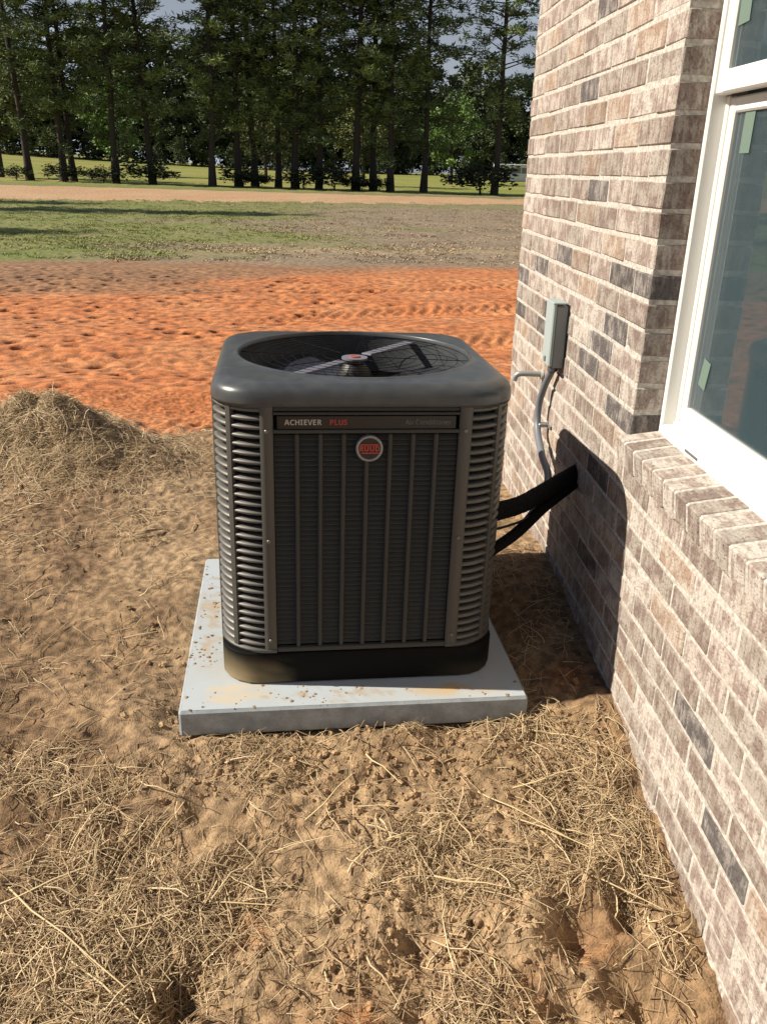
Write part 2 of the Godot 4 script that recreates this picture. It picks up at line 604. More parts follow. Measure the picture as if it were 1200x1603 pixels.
	for q in list.size():
		var b = list[q]
		var yc: float = (b.y0 + b.y1) / 2
		var zc: float = (b.z0 + b.z1) / 2
		var pick := rng.randf()
		var mi := 0
		if pick < 0.42: mi = rng.randi() % 2
		elif pick < 0.84: mi = 2 + rng.randi() % 2
		elif pick < 0.975: mi = 4 + rng.randi() % 2
		else: mi = 6 + rng.randi() % 2
		for d in dark:
			if d[0] > b.y0 - 0.005 and d[0] < b.y1 + 0.005 and d[1] > b.z0 and d[1] < b.z1:
				mi = 6
		var proud := rng.randf_range(-0.0016, 0.0016)
		var at := Vector3(WX + 0.043 + proud, yc + rng.randf_range(-0.0012, 0.0012), zc)
		if b.score > 0.0 and q < 276:
			var o := put("brick", brick_mesh(Vector3(0.086, CY - 0.0096, b.z1 - b.z0), rng.randi() % 3), mats[mi], house, at)
			o.rotation = Vector3(rng.randf_range(-0.006, 0.006), rng.randf_range(-0.006, 0.006), 0)
		else:
			if not loose.has(mi):
				loose[mi] = MB.new()
			loose[mi].box(at, Vector3(0.086, CY - 0.0096, b.z1 - b.z0), 0.0035)
	for mi in loose:
		var o := put("bricks", loose[mi].mesh(), mats[mi], house)
		o.set_meta("kind", "stuff")
	# sloping sill of bricks laid on edge
	var zs := WZ0 - 0.012
	while zs < WZ1 - 0.05:
		var mi := [0, 1, 0, 0, 3, 0, 0, 2][rng.randi() % 8] as int
		var o := put("brick", brick_mesh(Vector3(0.15, 0.069, 0.057), rng.randi() % 3), mats[mi], house, Vector3(0.694 + 0.075 + rng.randf_range(-0.0012, 0.0012), 0.7295 + rng.randf_range(-0.0008, 0.0008), zs + 0.0285))
		o.rotation = Vector3(rng.randf_range(-0.006, 0.006), rng.randf_range(-0.006, 0.006), 0.155)
		zs += 0.0672
	mb = MB.new()
	mb.box(Vector3(0.7695, 0.7290, (WZ0 + WZ1) / 2), Vector3(0.1465, 0.0665, WZ1 - WZ0 - 0.01), 0.004, Basis(Vector3(0, 0, 1), 0.155))
	put("sill_mortar", mb.mesh(), mortar, house)
	build_window(house)

func build_window(house: Node) -> void:
	var w := Node3D.new()
	w.name = "window"
	house.add_child(w, true)
	w.set_meta("label", "white window with stickers on the panes")
	var white := paint(0.80, 0.80, 0.76, 0.35)
	var z0 := WZ0 + 0.003
	var z1 := WZ1 - 0.003
	var y0 := 0.762
	var y1 := WTOP - 0.01
	var ym0 := 1.525
	var ym1 := 1.571
	var mb := MB.new()
	# outer frame: lip, channel and inner stop on each side
	span(mb, 0.79, 0.868, y0, y1, z0, z0 + 0.016)
	span(mb, 0.822, 0.866, y0 + 0.03, ym0, z0 + 0.0165, z0 + 0.030)
	span(mb, 0.79, 0.868, y0, y1, z1 - 0.016, z1)
	span(mb, 0.79, 0.868, y1 - 0.03, y1 - 0.0005, z0 + 0.0165, z1 - 0.0165)
	put("frame", mb.mesh(), white, w)
	mb = MB.new()
	# sloping outer sill of the frame
	span(mb, 0.789, 0.866, y0 - 0.004, y0 + 0.030, z0 + 0.0165, z1 - 0.0165, 0.006)
	span(mb, 0.812, 0.864, y0 + 0.0305, y0 + 0.042, z0 + 0.0305, z1 - 0.0305, 0.003)
	put("frame_sill", mb.mesh(), white, w)
	mb = MB.new()
	span(mb, 0.787, 0.7885, y0 + 0.012, y0 + 0.018, z0 + 0.18, z0 + 0.25, 0.0)
	span(mb, 0.787, 0.7885, y0 + 0.012, y0 + 0.018, z0 + 1.1, z0 + 1.17, 0.0)
	put("drain_slot", mb.mesh(), paint(0.12, 0.12, 0.12), w)
	# lower sash
	mb = MB.new()
	span(mb, 0.826, 0.850, y0 + 0.0425, ym0 - 0.003, z0 + 0.031, z0 + 0.056, 0.004)
	span(mb, 0.826, 0.850, y0 + 0.0425, ym0 - 0.003, z1 - 0.056, z1 - 0.031, 0.004)
	span(mb, 0.827, 0.849, y0 + 0.043, y0 + 0.083, z0 + 0.0565, z1 - 0.0565, 0.004)
	span(mb, 0.827, 0.849, ym0 - 0.035, ym0 - 0.0035, z0 + 0.0565, z1 - 0.0565, 0.004)
	put("lower_sash", mb.mesh(), white, w)
	# upper sash stands further out
	mb = MB.new()
	span(mb, 0.796, 0.821, ym0, y1 - 0.031, z0 + 0.0165, z0 + 0.056, 0.004)
	span(mb, 0.796, 0.821, ym0, y1 - 0.031, z1 - 0.056, z1 - 0.0165, 0.004)
	span(mb, 0.7935, 0.823, ym0 + 0.001, ym1, z0 + 0.0565, z1 - 0.0565, 0.004)
	span(mb, 0.797, 0.820, y1 - 0.075, y1 - 0.032, z0 + 0.0565, z1 - 0.0565, 0.004)
	put("upper_sash", mb.mesh(), white, w)
	var glass := StandardMaterial3D.new()
	glass.albedo_color = Color(0.29, 0.365, 0.395, 0.45)
	glass.transparency = BaseMaterial3D.TRANSPARENCY_ALPHA
	glass.roughness = 0.03
	glass.metallic_specular = 0.5
	mb = MB.new()
	span(mb, 0.836, 0.841, y0 + 0.080, ym0 - 0.03, z0 + 0.052, z1 - 0.052, 0.0)
	put("pane", mb.mesh(), glass, w)
	mb = MB.new()
	span(mb, 0.806, 0.811, ym1 - 0.004, y1 - 0.07, z0 + 0.052, z1 - 0.052, 0.0)
	put("pane", mb.mesh(), glass, w)
	var sticker := paint(0.14, 0.205, 0.17, 0.6)
	for s in [[0.8345, 1.452, -1.847, 0.085, 0.045, 0.0], [0.8345, 0.938, -1.856, 0.065, 0.038, 0.18], [0.8045, 1.70, -1.885, 0.10, 0.05, -0.06]]:
		mb = MB.new()
		mb.box(Vector3.ZERO, Vector3(0.0016, s[3], s[4]), 0.0004)
		var o := put("sticker", mb.mesh(), sticker, w, Vector3(s[0], s[1], s[2]))
		o.rotation.x = s[5]

# ------------------------------------------------------------------ the outdoor unit
const UH := 0.37
const UR := 0.126

func round_square(h: float, r: float, N: int) -> PackedVector3Array:
	# N points round a rounded square, evenly by angle
	var out := PackedVector3Array()
	for k in N:
		var a := TAU * (k + 0.5) / N
		var d := Vector2(cos(a), sin(a))
		var t: float = h / max(abs(d.x), abs(d.y))
		var p := d * t
		var q := Vector2(abs(p.x), abs(p.y))
		if q.x > h - r and q.y > h - r:
			# ray against the corner circle
			var ctr := Vector2(h - r, h - r)
			var dd := Vector2(abs(d.x), abs(d.y))
			var b := dd.dot(ctr)
			var tt: float = b + sqrt(max(0.0, b * b - ctr.length_squared() + r * r))
			p = d * tt
		out.append(Vector3(p.x, 0, p.y))
	return out

func corner_path(sx: float, sz: float, a0: float, a1: float, flat0: float, flat1: float, out: float) -> Array:
	# front flat start x, arc from a0 to a1 degrees, side flat end; returns [points, normals]
	var pts := []
	var nrm := []
	var c := Vector2(UH - UR, UH - UR)
	if flat0 >= 0.0:
		pts.append(Vector3(sx * flat0, 0, sz * (UH + out)))
		nrm.append(Vector3(0, 0, sz))
	var steps := 10
	for k in steps + 1:
		var a := deg_to_rad(lerpf(a0, a1, float(k) / steps))
		var d := Vector2(sin(a), cos(a))
		var p := c + d * (UR + out)
		pts.append(Vector3(sx * p.x, 0, sz * p.y))
		nrm.append(Vector3(sx * d.x, 0, sz * d.y))
	if flat1 >= 0.0:
		pts.append(Vector3(sx * (UH + out), 0, sz * flat1))
		nrm.append(Vector3(sx, 0, 0))
	return [pts, nrm]

func sweep(mb: MB, path: Array, prof: Array, flip: bool) -> void:
	var rows := []
	for pr in prof:
		var row := PackedVector3Array()
		for k in path[0].size():
			row.append(path[0][k] + path[1][k] * pr.x + Vector3(0, pr.y, 0))
		rows.append(row)
	mb.surf(rows, false, flip)

func lettering(s: String, size: float, mt: Material, parent: Node, at: Vector3, bold := true, align := HORIZONTAL_ALIGNMENT_LEFT) -> MeshInstance3D:
	var f := SystemFont.new()
	f.font_names = PackedStringArray(["Droid Sans"])
	f.font_weight = 700 if bold else 400
	var t := TextMesh.new()
	t.text = s
	t.font = f
	t.font_size = 32
	t.pixel_size = size / 32.0
	t.depth = 0.0008
	t.horizontal_alignment = align
	return put("lettering", t, mt, parent, at)

func build_unit() -> void:
	var turn := Vector3(deg_to_rad(-0.34), deg_to_rad(4.387), deg_to_rad(-0.76))
	var bs := Basis.from_euler(turn)
	var top := Vector3(0.0015, 1.36 - 1.2845, -2.244)
	# ---- pad
	var pad := thing("equipment_pad", "pale grey square slab with dirt crumbs, under the dark outdoor unit", "pad", top - bs.y * 0.076)
	pad.basis = bs
	var gn := seamless(61, 512, 0.02, 4)
	var sp := seamless(62, 512, 0.16, 3)
	var tx := gray_tex(512, func(k):
		var g: float = 0.86 + 0.2 * (gn[k] / 255.0 - 0.5)
		var q := Color(g, g, g)
		var w: float = clampf((gn[(k * 7 + 991) % 262144] / 255.0 - 0.52) * 3.0, 0, 0.5) * 0.0
		if sp[k] > 178:
			w = maxf(w, clampf((sp[k] - 178) / 40.0, 0, 1) * 0.5)
		return q.lerp(Color(0.66, 0.54, 0.40), w))
	var pm := paint(0.425, 0.478, 0.515, 0.7)
	pm.albedo_texture = tx
	tri_map(pm, Vector3(1.6, 1.6, 1.6))
	var mb := MB.new()
	mb.box(Vector3(0, 0.038, 0), Vector3(0.914, 0.076, 0.914), 0.006)
	put("slab", mb.mesh(), pm, pad)
	# film of dust and dried mud on the slab
	var rows0 := []
	var cols0 := []
	for a in 81:
		var row := PackedVector3Array()
		var cr := PackedColorArray()
		for b in 81:
			var x := lerpf(-0.450, 0.450, b / 80.0)
			var z := lerpf(-0.450, 0.450, a / 80.0)
			row.append(Vector3(x, 0.0768, z))
			var q := Color(0.425, 0.478, 0.515).lerp(Color(0.42, 0.40, 0.35), clampf(0.12 + 0.9 * n_big.get_noise_2d(x * 3.0, z * 3.0), 0, 0.6))
			var fl := n_mid.get_noise_2d(x * 1.6 + 9.0, z * 4.5)
			var fine := n_fine.get_noise_2d(x * 1.6, z * 1.6)
			q = q.lerp(Color(0.52, 0.37, 0.19), clampf(1.1 - pow((x - 0.26 - 0.02 * fl) / 0.13, 2) - pow((z - 0.405) / 0.03, 2) + 1.5 * fl, 0, 1) * clampf(0.9 - 0.5 * absf(x - 0.26) / 0.13, 0, 1))
			q = q.lerp(Color(0.55, 0.47, 0.33), clampf(0.9 - pow((x + 0.31) / 0.10, 2) - pow((z - 0.385) / 0.05, 2) + 0.9 * fl, 0, 0.75))
			q = q.lerp(Color(0.42, 0.32, 0.20), clampf(0.5 - pow((x + 0.40) / 0.05, 2) - pow((z + 0.05) / 0.30, 2) + 1.3 * fl + 0.9 * fine, 0, 0.8))
			q = q.lerp(Color(0.40, 0.30, 0.19), clampf(0.25 - pow((x + 0.05) / 0.22, 2) - pow((z - 0.41) / 0.04, 2) + 1.4 * fl + 1.3 * fine, 0, 0.7))
			cr.append(q)
		rows0.append(row)
		cols0.append(cr)
	var film := MB.new()
	film.surf(rows0, false, true, cols0)
	put("dust_film", film.mesh(), paint(1, 1, 1, 0.8, 0.0, true), pad)

	# ---- unit
	var unit := thing("outdoor_unit", "dark grey central air conditioner outdoor unit on the pale pad", "air conditioner", top + bs * Vector3(0.019, 0.0005, -0.026))
	unit.basis = bs
	var case_m := paint(0.105, 0.101, 0.092, 0.50, 0.3)
	case_m.metallic_specular = 0.7
	var bar_m := paint(0.066, 0.064, 0.058, 0.6, 0.0)
	bar_m.metallic_specular = 0.3
	var strip_m := paint(0.082, 0.079, 0.072, 0.5, 0.15)
	var plastic := paint(0.030, 0.033, 0.036, 0.36)
	var black := paint(0.012, 0.012, 0.012, 0.6)
	var coil := paint(0.018, 0.019, 0.018, 0.8)
	coil.metallic_specular = 0.15
	black.metallic_specular = 0.2
	var Y0 := 0.098
	var Y1 := 0.772
	# base pan with dust at its left front foot
	mb = MB.new()
	var N := 96
	var ring := round_square(UH + 0.003, 0.098, N)
	var rows := []
	var cols := []
	var steps := [[0.004, -0.006], [0.004, -0.002], [0.008, 0.0], [0.03, 0.0], [0.045, 0.0], [0.06, 0.0], [0.075, 0.0], [0.09, 0.0], [0.097, -0.003], [0.0975, -0.05]]
	for st in steps:
		var row := PackedVector3Array()
		var cr := PackedColorArray()
		for k in N:
			var p: Vector3 = ring[k]
			var out := Vector3(p.x, 0, p.z).normalized()
			p += out * st[1]
			p.y = st[0]
			row.append(p)
			var d := Vector2(p.x + 0.31, p.z - 0.33).length()
			var dust: float = clampf(1.25 - d / 0.10 + 0.5 * n_mid.get_noise_2d(p.x * 3.0, p.y * 5.0), 0, 1) * clampf(1.0 - (st[0] - 0.015) / 0.07, 0, 1)
			var d2 := Vector2(p.x - 0.30, p.z - 0.34).length()
			dust = maxf(dust, 0.16 * clampf(1.0 - d2 / 0.12, 0, 1) * clampf(1.0 - st[0] / 0.05, 0, 1))
			cr.append(Color(0.011, 0.011, 0.0105).lerp(Color(0.34, 0.27, 0.16), dust))
		rows.append(row)
		cols.append(cr)
	mb.surf(rows, true, true, cols)
	var pan_m := paint(1, 1, 1, 0.62, 0.0, true)
	pan_m.metallic_specular = 0.18
	put("base_pan", mb.mesh(), pan_m, unit)
	mb = MB.new()
	for f in [[-0.27, 0.27], [0.27, 0.27], [-0.27, -0.27], [0.27, -0.27]]:
		mb.box(Vector3(f[0], 0.006, f[1]), Vector3(0.11, 0.012, 0.11), 0.003)
	put("foot", mb.mesh(), black, unit)

	# dark coil inside
	mb = MB.new()
	var inner := round_square(UH - 0.035, UR - 0.02, 64)
	rows = []
	for y in [Y0 - 0.01, Y1 + 0.01]:
		var row := PackedVector3Array()
		for p in inner:
			row.append(Vector3(p.x, y, p.z))
		rows.append(row)
	mb.surf(rows, true, true)
	put("coil", mb.mesh(), coil, unit)

	# corner covers with 30 louvres each
	var n_l := 30
	var pitch := (Y1 - Y0 - 0.018) / n_l
	for cn in [[-1.0, 1.0], [1.0, 1.0], [1.0, -1.0], [-1.0, -1.0]]:
		var sx: float = cn[0]
		var sz: float = cn[1]
		var fl: bool = sx * sz > 0
		var cv := MB.new()
		# backing
		var back := corner_path(sx, sz, 0, 90, 0.2249, 0.2249, -0.013)
		sweep(cv, back, [Vector2(0, Y0), Vector2(0, Y1)], not fl)
		var corner := put("corner_cover", cv.mesh(), black, unit)
		var strips := MB.new()
		var sp_ := [Vector2(-0.016, Y0), Vector2(0.0035, Y0), Vector2(0.004, Y0 + 0.004), Vector2(0.004, Y1 - 0.004), Vector2(0.0035, Y1), Vector2(-0.016, Y1)]
		for seg in [[-1.0, -1.0, 0.225, 0.256], [39.0, 46.0, -1.0, -1.0], [-2.0, -2.0, 0.225, 0.256]]:
			var pth: Array
			if seg[0] == -1.0:
				pth = [[], []]
				for xx in [seg[2], seg[2], (seg[2] + seg[3]) / 2, seg[3], seg[3]]:
					pth[0].append(Vector3(sx * xx, 0, sz * UH))
					pth[1].append(Vector3(0, 0, sz))
				pth[0][0].z -= sz * 0.014
				pth[0][4].z -= sz * 0.012
			elif seg[0] == -2.0:
				pth = [[], []]
				for xx in [seg[3], seg[3], (seg[2] + seg[3]) / 2, seg[2], seg[2]]:
					pth[0].append(Vector3(sx * UH, 0, sz * xx))
					pth[1].append(Vector3(sx, 0, 0))
				pth[0][0].x -= sx * 0.012
				pth[0][4].x -= sx * 0.014
			else:
				pth = corner_path(sx, sz, seg[0], seg[1], -1.0, -1.0, 0.0)
				pth[0].push_front(pth[0][0] - pth[1][0] * 0.012)
				pth[1].push_front(pth[1][0])
				pth[0].append(pth[0][-1] - pth[1][-1] * 0.012)
				pth[1].append(pth[1][-1])
			sweep(strips, pth, sp_, not fl)
		# rims above and below the slots
		var whole := corner_path(sx, sz, 0, 90, 0.225, 0.225, 0.0)
		sweep(strips, whole, [Vector2(-0.012, Y1 - 0.014), Vector2(0.003, Y1 - 0.012), Vector2(0.0035, Y1 - 0.001), Vector2(-0.01, Y1)], not fl)
		sweep(strips, whole, [Vector2(-0.012, Y0 - 0.002), Vector2(0.0055, Y0 + 0.0), Vector2(0.005, Y0 + 0.010), Vector2(-0.012, Y0 + 0.013)], not fl)
		put("strip", strips.mesh(), strip_m, corner)
		var lv := MB.new()
		var lp := corner_path(sx, sz, 4, 86, -1.0, -1.0, 0.0)
		sweep(lv, lp, [Vector2(-0.014, pitch * 0.36), Vector2(-0.004, pitch * 0.33), Vector2(0.002, pitch * 0.16), Vector2(0.003, -pitch * 0.02), Vector2(0.000, -pitch * 0.19), Vector2(-0.013, -pitch * 0.24)], not fl)
		if sz > 0:
			var lm := lv.mesh()
			for k in n_l:
				put("louver", lm, case_m, corner, Vector3(0, Y0 + 0.012 + pitch * (k + 0.5), 0))
		else:
			var all := MB.new()
			for k in n_l:
				var pr := []
				for q in [Vector2(-0.014, pitch * 0.36), Vector2(0.002, pitch * 0.16), Vector2(0.000, -pitch * 0.19), Vector2(-0.013, -pitch * 0.24)]:
					pr.append(q + Vector2(0, Y0 + 0.012 + pitch * (k + 0.5)))
				sweep(all, lp, pr, not fl)
			put("louvers", all.mesh(), case_m, corner).set_meta("kind", "stuff")

	# four grilles: slats behind upright bars
	var PW := 0.225
	var GY1 := 0.694
	for side in 4:
		var g := Node3D.new()
		g.name = "side_grille"
		unit.add_child(g, true)
		g.rotation.y = side * PI / 2
		var fr := MB.new()
		fr.box(Vector3(0, Y0 + 0.008, UH - 0.003), Vector3(2 * PW, 0.014, 0.016), 0.003)
		fr.box(Vector3(0, Y1 - 0.0145, UH - 0.006), Vector3(2 * PW, 0.009, 0.010), 0.002)
		fr.box(Vector3(0, 0.7485, UH - 0.001), Vector3(2 * PW, 0.006, 0.014), 0.002)
		fr.box(Vector3(0, 0.7045, UH - 0.001), Vector3(2 * PW, 0.009, 0.014), 0.002)
		put("grille_frame", fr.mesh(), bar_m, g)
		var bk := MB.new()
		bk.box(Vector3(0, (Y0 + Y1) / 2, UH - 0.024), Vector3(2 * PW, Y1 - Y0 - 0.01, 0.004), 0.0)
		put("grille_back", bk.mesh(), coil, g)
		var bar := MB.new()
		bar.box(Vector3.ZERO, Vector3(0.0105, GY1 - Y0 - 0.012 , 0.009), 0.003)
		var bm := bar.mesh()
		var tab := MB.new()
		tab.box(Vector3.ZERO, Vector3(0.006, 0.010, 0.006), 0.001)
		var tabm := tab.mesh()
		for k in 7:
			put("bar", bm, bar_m, g, Vector3(-PW + (k + 1) * PW / 4.0, (GY1 + Y0 + 0.02) / 2, UH + 0.0005))
			if side == 0:
				put("tab", tabm, bar_m, g, Vector3(-PW + (k + 1) * PW / 4.0, Y1 - 0.004, UH - 0.004))
		var sl := MB.new()
		var n_s := 44
		var sp2 := (GY1 - Y0 - 0.02) / n_s
		if side == 0:
			sl.box(Vector3.ZERO, Vector3(2 * PW - 0.002, 0.0022, 0.015), 0.0006, Basis(Vector3(1, 0, 0), 0.75))
			var sm := sl.mesh()
			for k in n_s:
				put("slat", sm, coil_slat(), g, Vector3(0, Y0 + 0.018 + sp2 * (k + 0.5), UH - 0.012))
		else:
			for k in n_s:
				sl.box(Vector3(0, Y0 + 0.018 + sp2 * (k + 0.5), UH - 0.012), Vector3(2 * PW - 0.002, 0.0022, 0.015), 0.0, Basis(Vector3(1, 0, 0), 0.75))
			put("slats", sl.mesh(), coil_slat(), g).set_meta("kind", "stuff")
	# name strip and badge
	var plate := MB.new()
	plate.box(Vector3(0, 0.727, UH + 0.0005), Vector3(2 * PW - 0.018, 0.034, 0.008), 0.002)
	var plate_o := put("name_strip", plate.mesh(), paint(0.008, 0.008, 0.009, 0.3), unit)
	var lw := paint(0.42, 0.40, 0.36, 0.5)
	lettering("ACHIEVER", 0.0185, lw, plate_o, Vector3(-0.198, 0.7275, UH + 0.0050))
	lettering("PLUS", 0.0185, paint(0.42, 0.03, 0.04, 0.5), plate_o, Vector3(-0.092, 0.7275, UH + 0.0050))
	lettering("Air Conditioner", 0.0165, paint(0.13, 0.13, 0.13, 0.5), plate_o, Vector3(0.203, 0.7275, UH + 0.0050), false, HORIZONTAL_ALIGNMENT_RIGHT)
	var bd := MB.new()
	var br := []
	for pr in [[0.0335, 0.0], [0.0335, 0.006], [0.031, 0.0085], [0.028, 0.0085], [0.0265, 0.006], [0.0005, 0.006]]:
		var row := PackedVector3Array()
		for a in 40:
			var an := TAU * a / 40.0
			row.append(Vector3(cos(an) * pr[0], sin(an) * pr[0], pr[1]))
		br.append(row)
	var ringm := MB.new()
	ringm.surf(br.slice(0, 5), true, false)
	var badge := put("badge", ringm.mesh(), paint(0.30, 0.30, 0.30, 0.3, 0.5), unit, Vector3(0.005, 0.663, UH + 0.004))
	bd.disc(Vector3(0, 0, 0.0062), 0.0272, Vector3(0, 0, 1), 40)
	put("badge_face", bd.mesh(), paint(0.012, 0.010, 0.010, 0.35), badge)
	var red := paint(0.50, 0.055, 0.045, 0.4)
	bd = MB.new()
	bd.box(Vector3(0, 0.0098, 0.0070), Vector3(0.043, 0.0028, 0.0012), 0.0)
	bd.box(Vector3(0.001, -0.0108, 0.0070), Vector3(0.041, 0.0028, 0.0012), 0.0)
	put("badge_band", bd.mesh(), red, badge)
	lettering("RUUD", 0.0185, red, badge, Vector3(0, 0, 0.0070), true, HORIZONTAL_ALIGNMENT_CENTER)

	var screw := MB.new()
	screw.tube([Vector3(0, 0, 0), Vector3(0, 0, 0.0024), Vector3(0, 0, 0.0036)], [0.0052, 0.0052, 0.003], 10)
	var scm := screw.mesh()
	var steel := paint(0.20, 0.20, 0.19, 0.35, 0.6)
	for sx in [-0.2405, 0.2405]:
		for y in [0.135, 0.42, 0.705]:
			put("screw", scm, steel, unit, Vector3(sx, y, UH + 0.004))
	build_cap(unit, plastic)

var slat_m: StandardMaterial3D
func coil_slat() -> StandardMaterial3D:
	if slat_m == null:
		slat_m = paint(0.060, 0.062, 0.059, 0.6)
		slat_m.metallic_specular = 0.3
	return slat_m

func build_cap(unit: Node3D, plastic: Material) -> void:
	var N := 128
	var H := UH + 0.0045
	var ring := round_square(H, UR - 0.006, N)
	var RO := 0.318
	var rows := []
	# skirt, rolled shoulder, top, raised rim, well
	var prof := [["s", -0.010, 0.764], ["s", 0.0, 0.764], ["s", 0.001, 0.772], ["s", 0.0, 0.786]]
	for k in 7:
		var a := (k + 1) / 7.0 * PI / 2
		prof.append(["s", -0.038 * (1 - cos(a)), 0.786 + 0.032 * sin(a)])
	prof.append(["m", 0.5, 0.8195])
	prof.append(["c", 0.010, 0.8205])
	prof.append(["c", 0.006, 0.8235])
	prof.append(["c", 0.001, 0.8240])
	prof.append(["c", -0.003, 0.8215])
	prof.append(["c", -0.004, 0.812])
	prof.append(["c", -0.004, 0.66])
	for pr in prof:
		var row := PackedVector3Array()
		for k in N:
			var a := TAU * (k + 0.5) / N
			var p: Vector3 = ring[k]
			var o := Vector3(p.x, 0, p.z)
			var dirn := o.normalized()
			var q := Vector3.ZERO
			if pr[0] == "s":
				q = o * (1.0 + pr[1] / UH)
			elif pr[0] == "c":
				q = Vector3(cos(a), 0, sin(a)) * (RO + pr[1])
			else:
				q = (o * (1.0 - 0.038 / UH)).lerp(dirn * (RO + 0.010), pr[1])
				var m := (o * (1.0 - 0.038 / UH)).length()
				if m < RO + 0.012:
					q = dirn * (RO + 0.0105)
			q.y = pr[2]
			row.append(q)
		rows.append(row)
	# keep the shoulder from crossing the rim where the sides are close to the opening
	for r in rows.size():
		if prof[r][0] != "c":
			for k in N:
				var p: Vector3 = rows[r][k]
				var l := Vector2(p.x, p.z).length()
				if l < RO + 0.0105:
					var f := (RO + 0.0105) / l
					rows[r][k] = Vector3(p.x * f, p.y, p.z * f)
	var mb := MB.new()
	mb.surf(rows, true, true)
	var gn := seamless(71, 256, 0.03, 4)
	var tx := gray_tex(256, func(k):
		var g: float = 0.9 + 0.16 * (gn[k] / 255.0 - 0.5)
		return Color(g, g, g).lerp(Color(1.0, 0.97, 0.9), clampf((gn[k] - 160) / 90.0, 0, 0.4)))
	var pm := paint(0.078, 0.086, 0.093, 0.33)
	pm.albedo_texture = tx
	tri_map(pm, Vector3(2.2, 2.2, 2.2))
	put("top_cap", mb.mesh(), pm, unit)
	# floor of the well, fan, motor
	var dk := paint(0.006, 0.006, 0.007, 0.8)
	mb = MB.new()
	mb.disc(Vector3(0, 0.60, 0), 0.33, Vector3.UP, 48)
	put("fan_shroud", mb.mesh(), dk, unit)
	var fan := Node3D.new()
	fan.name = "fan"
	unit.add_child(fan, true)
	fan.position = Vector3(0, 0.735, 0)
	var blade := MB.new()
	var br := []
	for r in 9:
		var t := r / 8.0
		var rad := lerpf(0.045, 0.30, t)
		var row := PackedVector3Array()
		for k in 9:
			var s := k / 8.0
			var an := lerpf(-0.62, 0.62, s) * lerpf(0.75, 1.0, t)
			row.append(Vector3(cos(an) * rad, (s - 0.5) * lerpf(0.07, 0.045, t) + 0.012 * sin(s * PI), sin(an) * rad))
		br.append(row)
	blade.surf(br, false, false)
	var bmesh := blade.mesh()
	var bm := paint(0.030, 0.032, 0.045, 0.35, 0.3)
	for k in 3:
		var o := put("blade", bmesh, bm, fan)
		o.rotation.y = TAU * k / 3.0 + 0.5
	mb = MB.new()
	mb.tube([Vector3(0, -0.10, 0), Vector3(0, 0.02, 0), Vector3(0, 0.055, 0)], [0.055, 0.055, 0.03], 24)
	put("motor", mb.mesh(), paint(0.014, 0.014, 0.015, 0.5), fan)
	mb = MB.new()
	mb.tube([Vector3(0, 0.0555, 0), Vector3(0, 0.0745, 0), Vector3(0, 0.0755, 0)], [0.016, 0.016, 0.014], 20)
	put("motor_label", mb.mesh(), paint(0.30, 0.07, 0.05, 0.6), fan)
	# strap that carries the motor, wire guard
	mb = MB.new()
	var dirv := Vector3(0.62, 0, -0.785).normalized()
	var side := dirv.cross(Vector3.UP)
	var bas := Basis(dirv, Vector3.UP, side)
	mb.box(Vector3(0, 0.8055, 0) + dirv * 0.185, Vector3(0.25, 0.005, 0.032), 0.001, bas)
	mb.box(Vector3(0, 0.8055, 0) - dirv * 0.185, Vector3(0.25, 0.005, 0.032), 0.001, bas)
	mb.tube([Vector3(0, 0.803, 0), Vector3(0, 0.8078, 0)], [0.036, 0.036], 28)
	put("motor_strap", mb.mesh(), paint(0.22, 0.22, 0.27, 0.4, 0.2), unit)
	mb = MB.new()
	for k in 9:
		var r := 0.085 + 0.0285 * k
		var path := []
		for a in 65:
			path.append(Vector3(cos(TAU * a / 64.0) * r, 0.812, sin(TAU * a / 64.0) * r))
		mb.tube(path, 0.0008, 4, false)
	for k in 8:
		var a := TAU * (k + 0.22) / 8.0
		mb.tube([Vector3(cos(a) * 0.06, 0.8095, sin(a) * 0.06), Vector3(cos(a) * 0.2, 0.8098, sin(a) * 0.2), Vector3(cos(a) * 0.316, 0.8098, sin(a) * 0.316)], 0.0011, 5, false)
	var gm := paint(0.009, 0.009, 0.010, 0.6)
	gm.metallic_specular = 0.2
	put("fan_guard", mb.mesh(), gm, unit)

# ------------------------------------------------------------------ pipes and boxes on the wall
func spline(pts: Array, n: int) -> Array:
	var cv := Curve3D.new()
	for k in pts.size():
		var t := Vector3.ZERO
		if k > 0 and k < pts.size() - 1:
			t = (pts[k + 1] - pts[k - 1]) / 6.0
		cv.add_point(pts[k], -t, t)
	var out := []
	var L := cv.get_baked_length()
	for k in n + 1:
		out.append(cv.sample_baked(L * k / n, true))
	return out

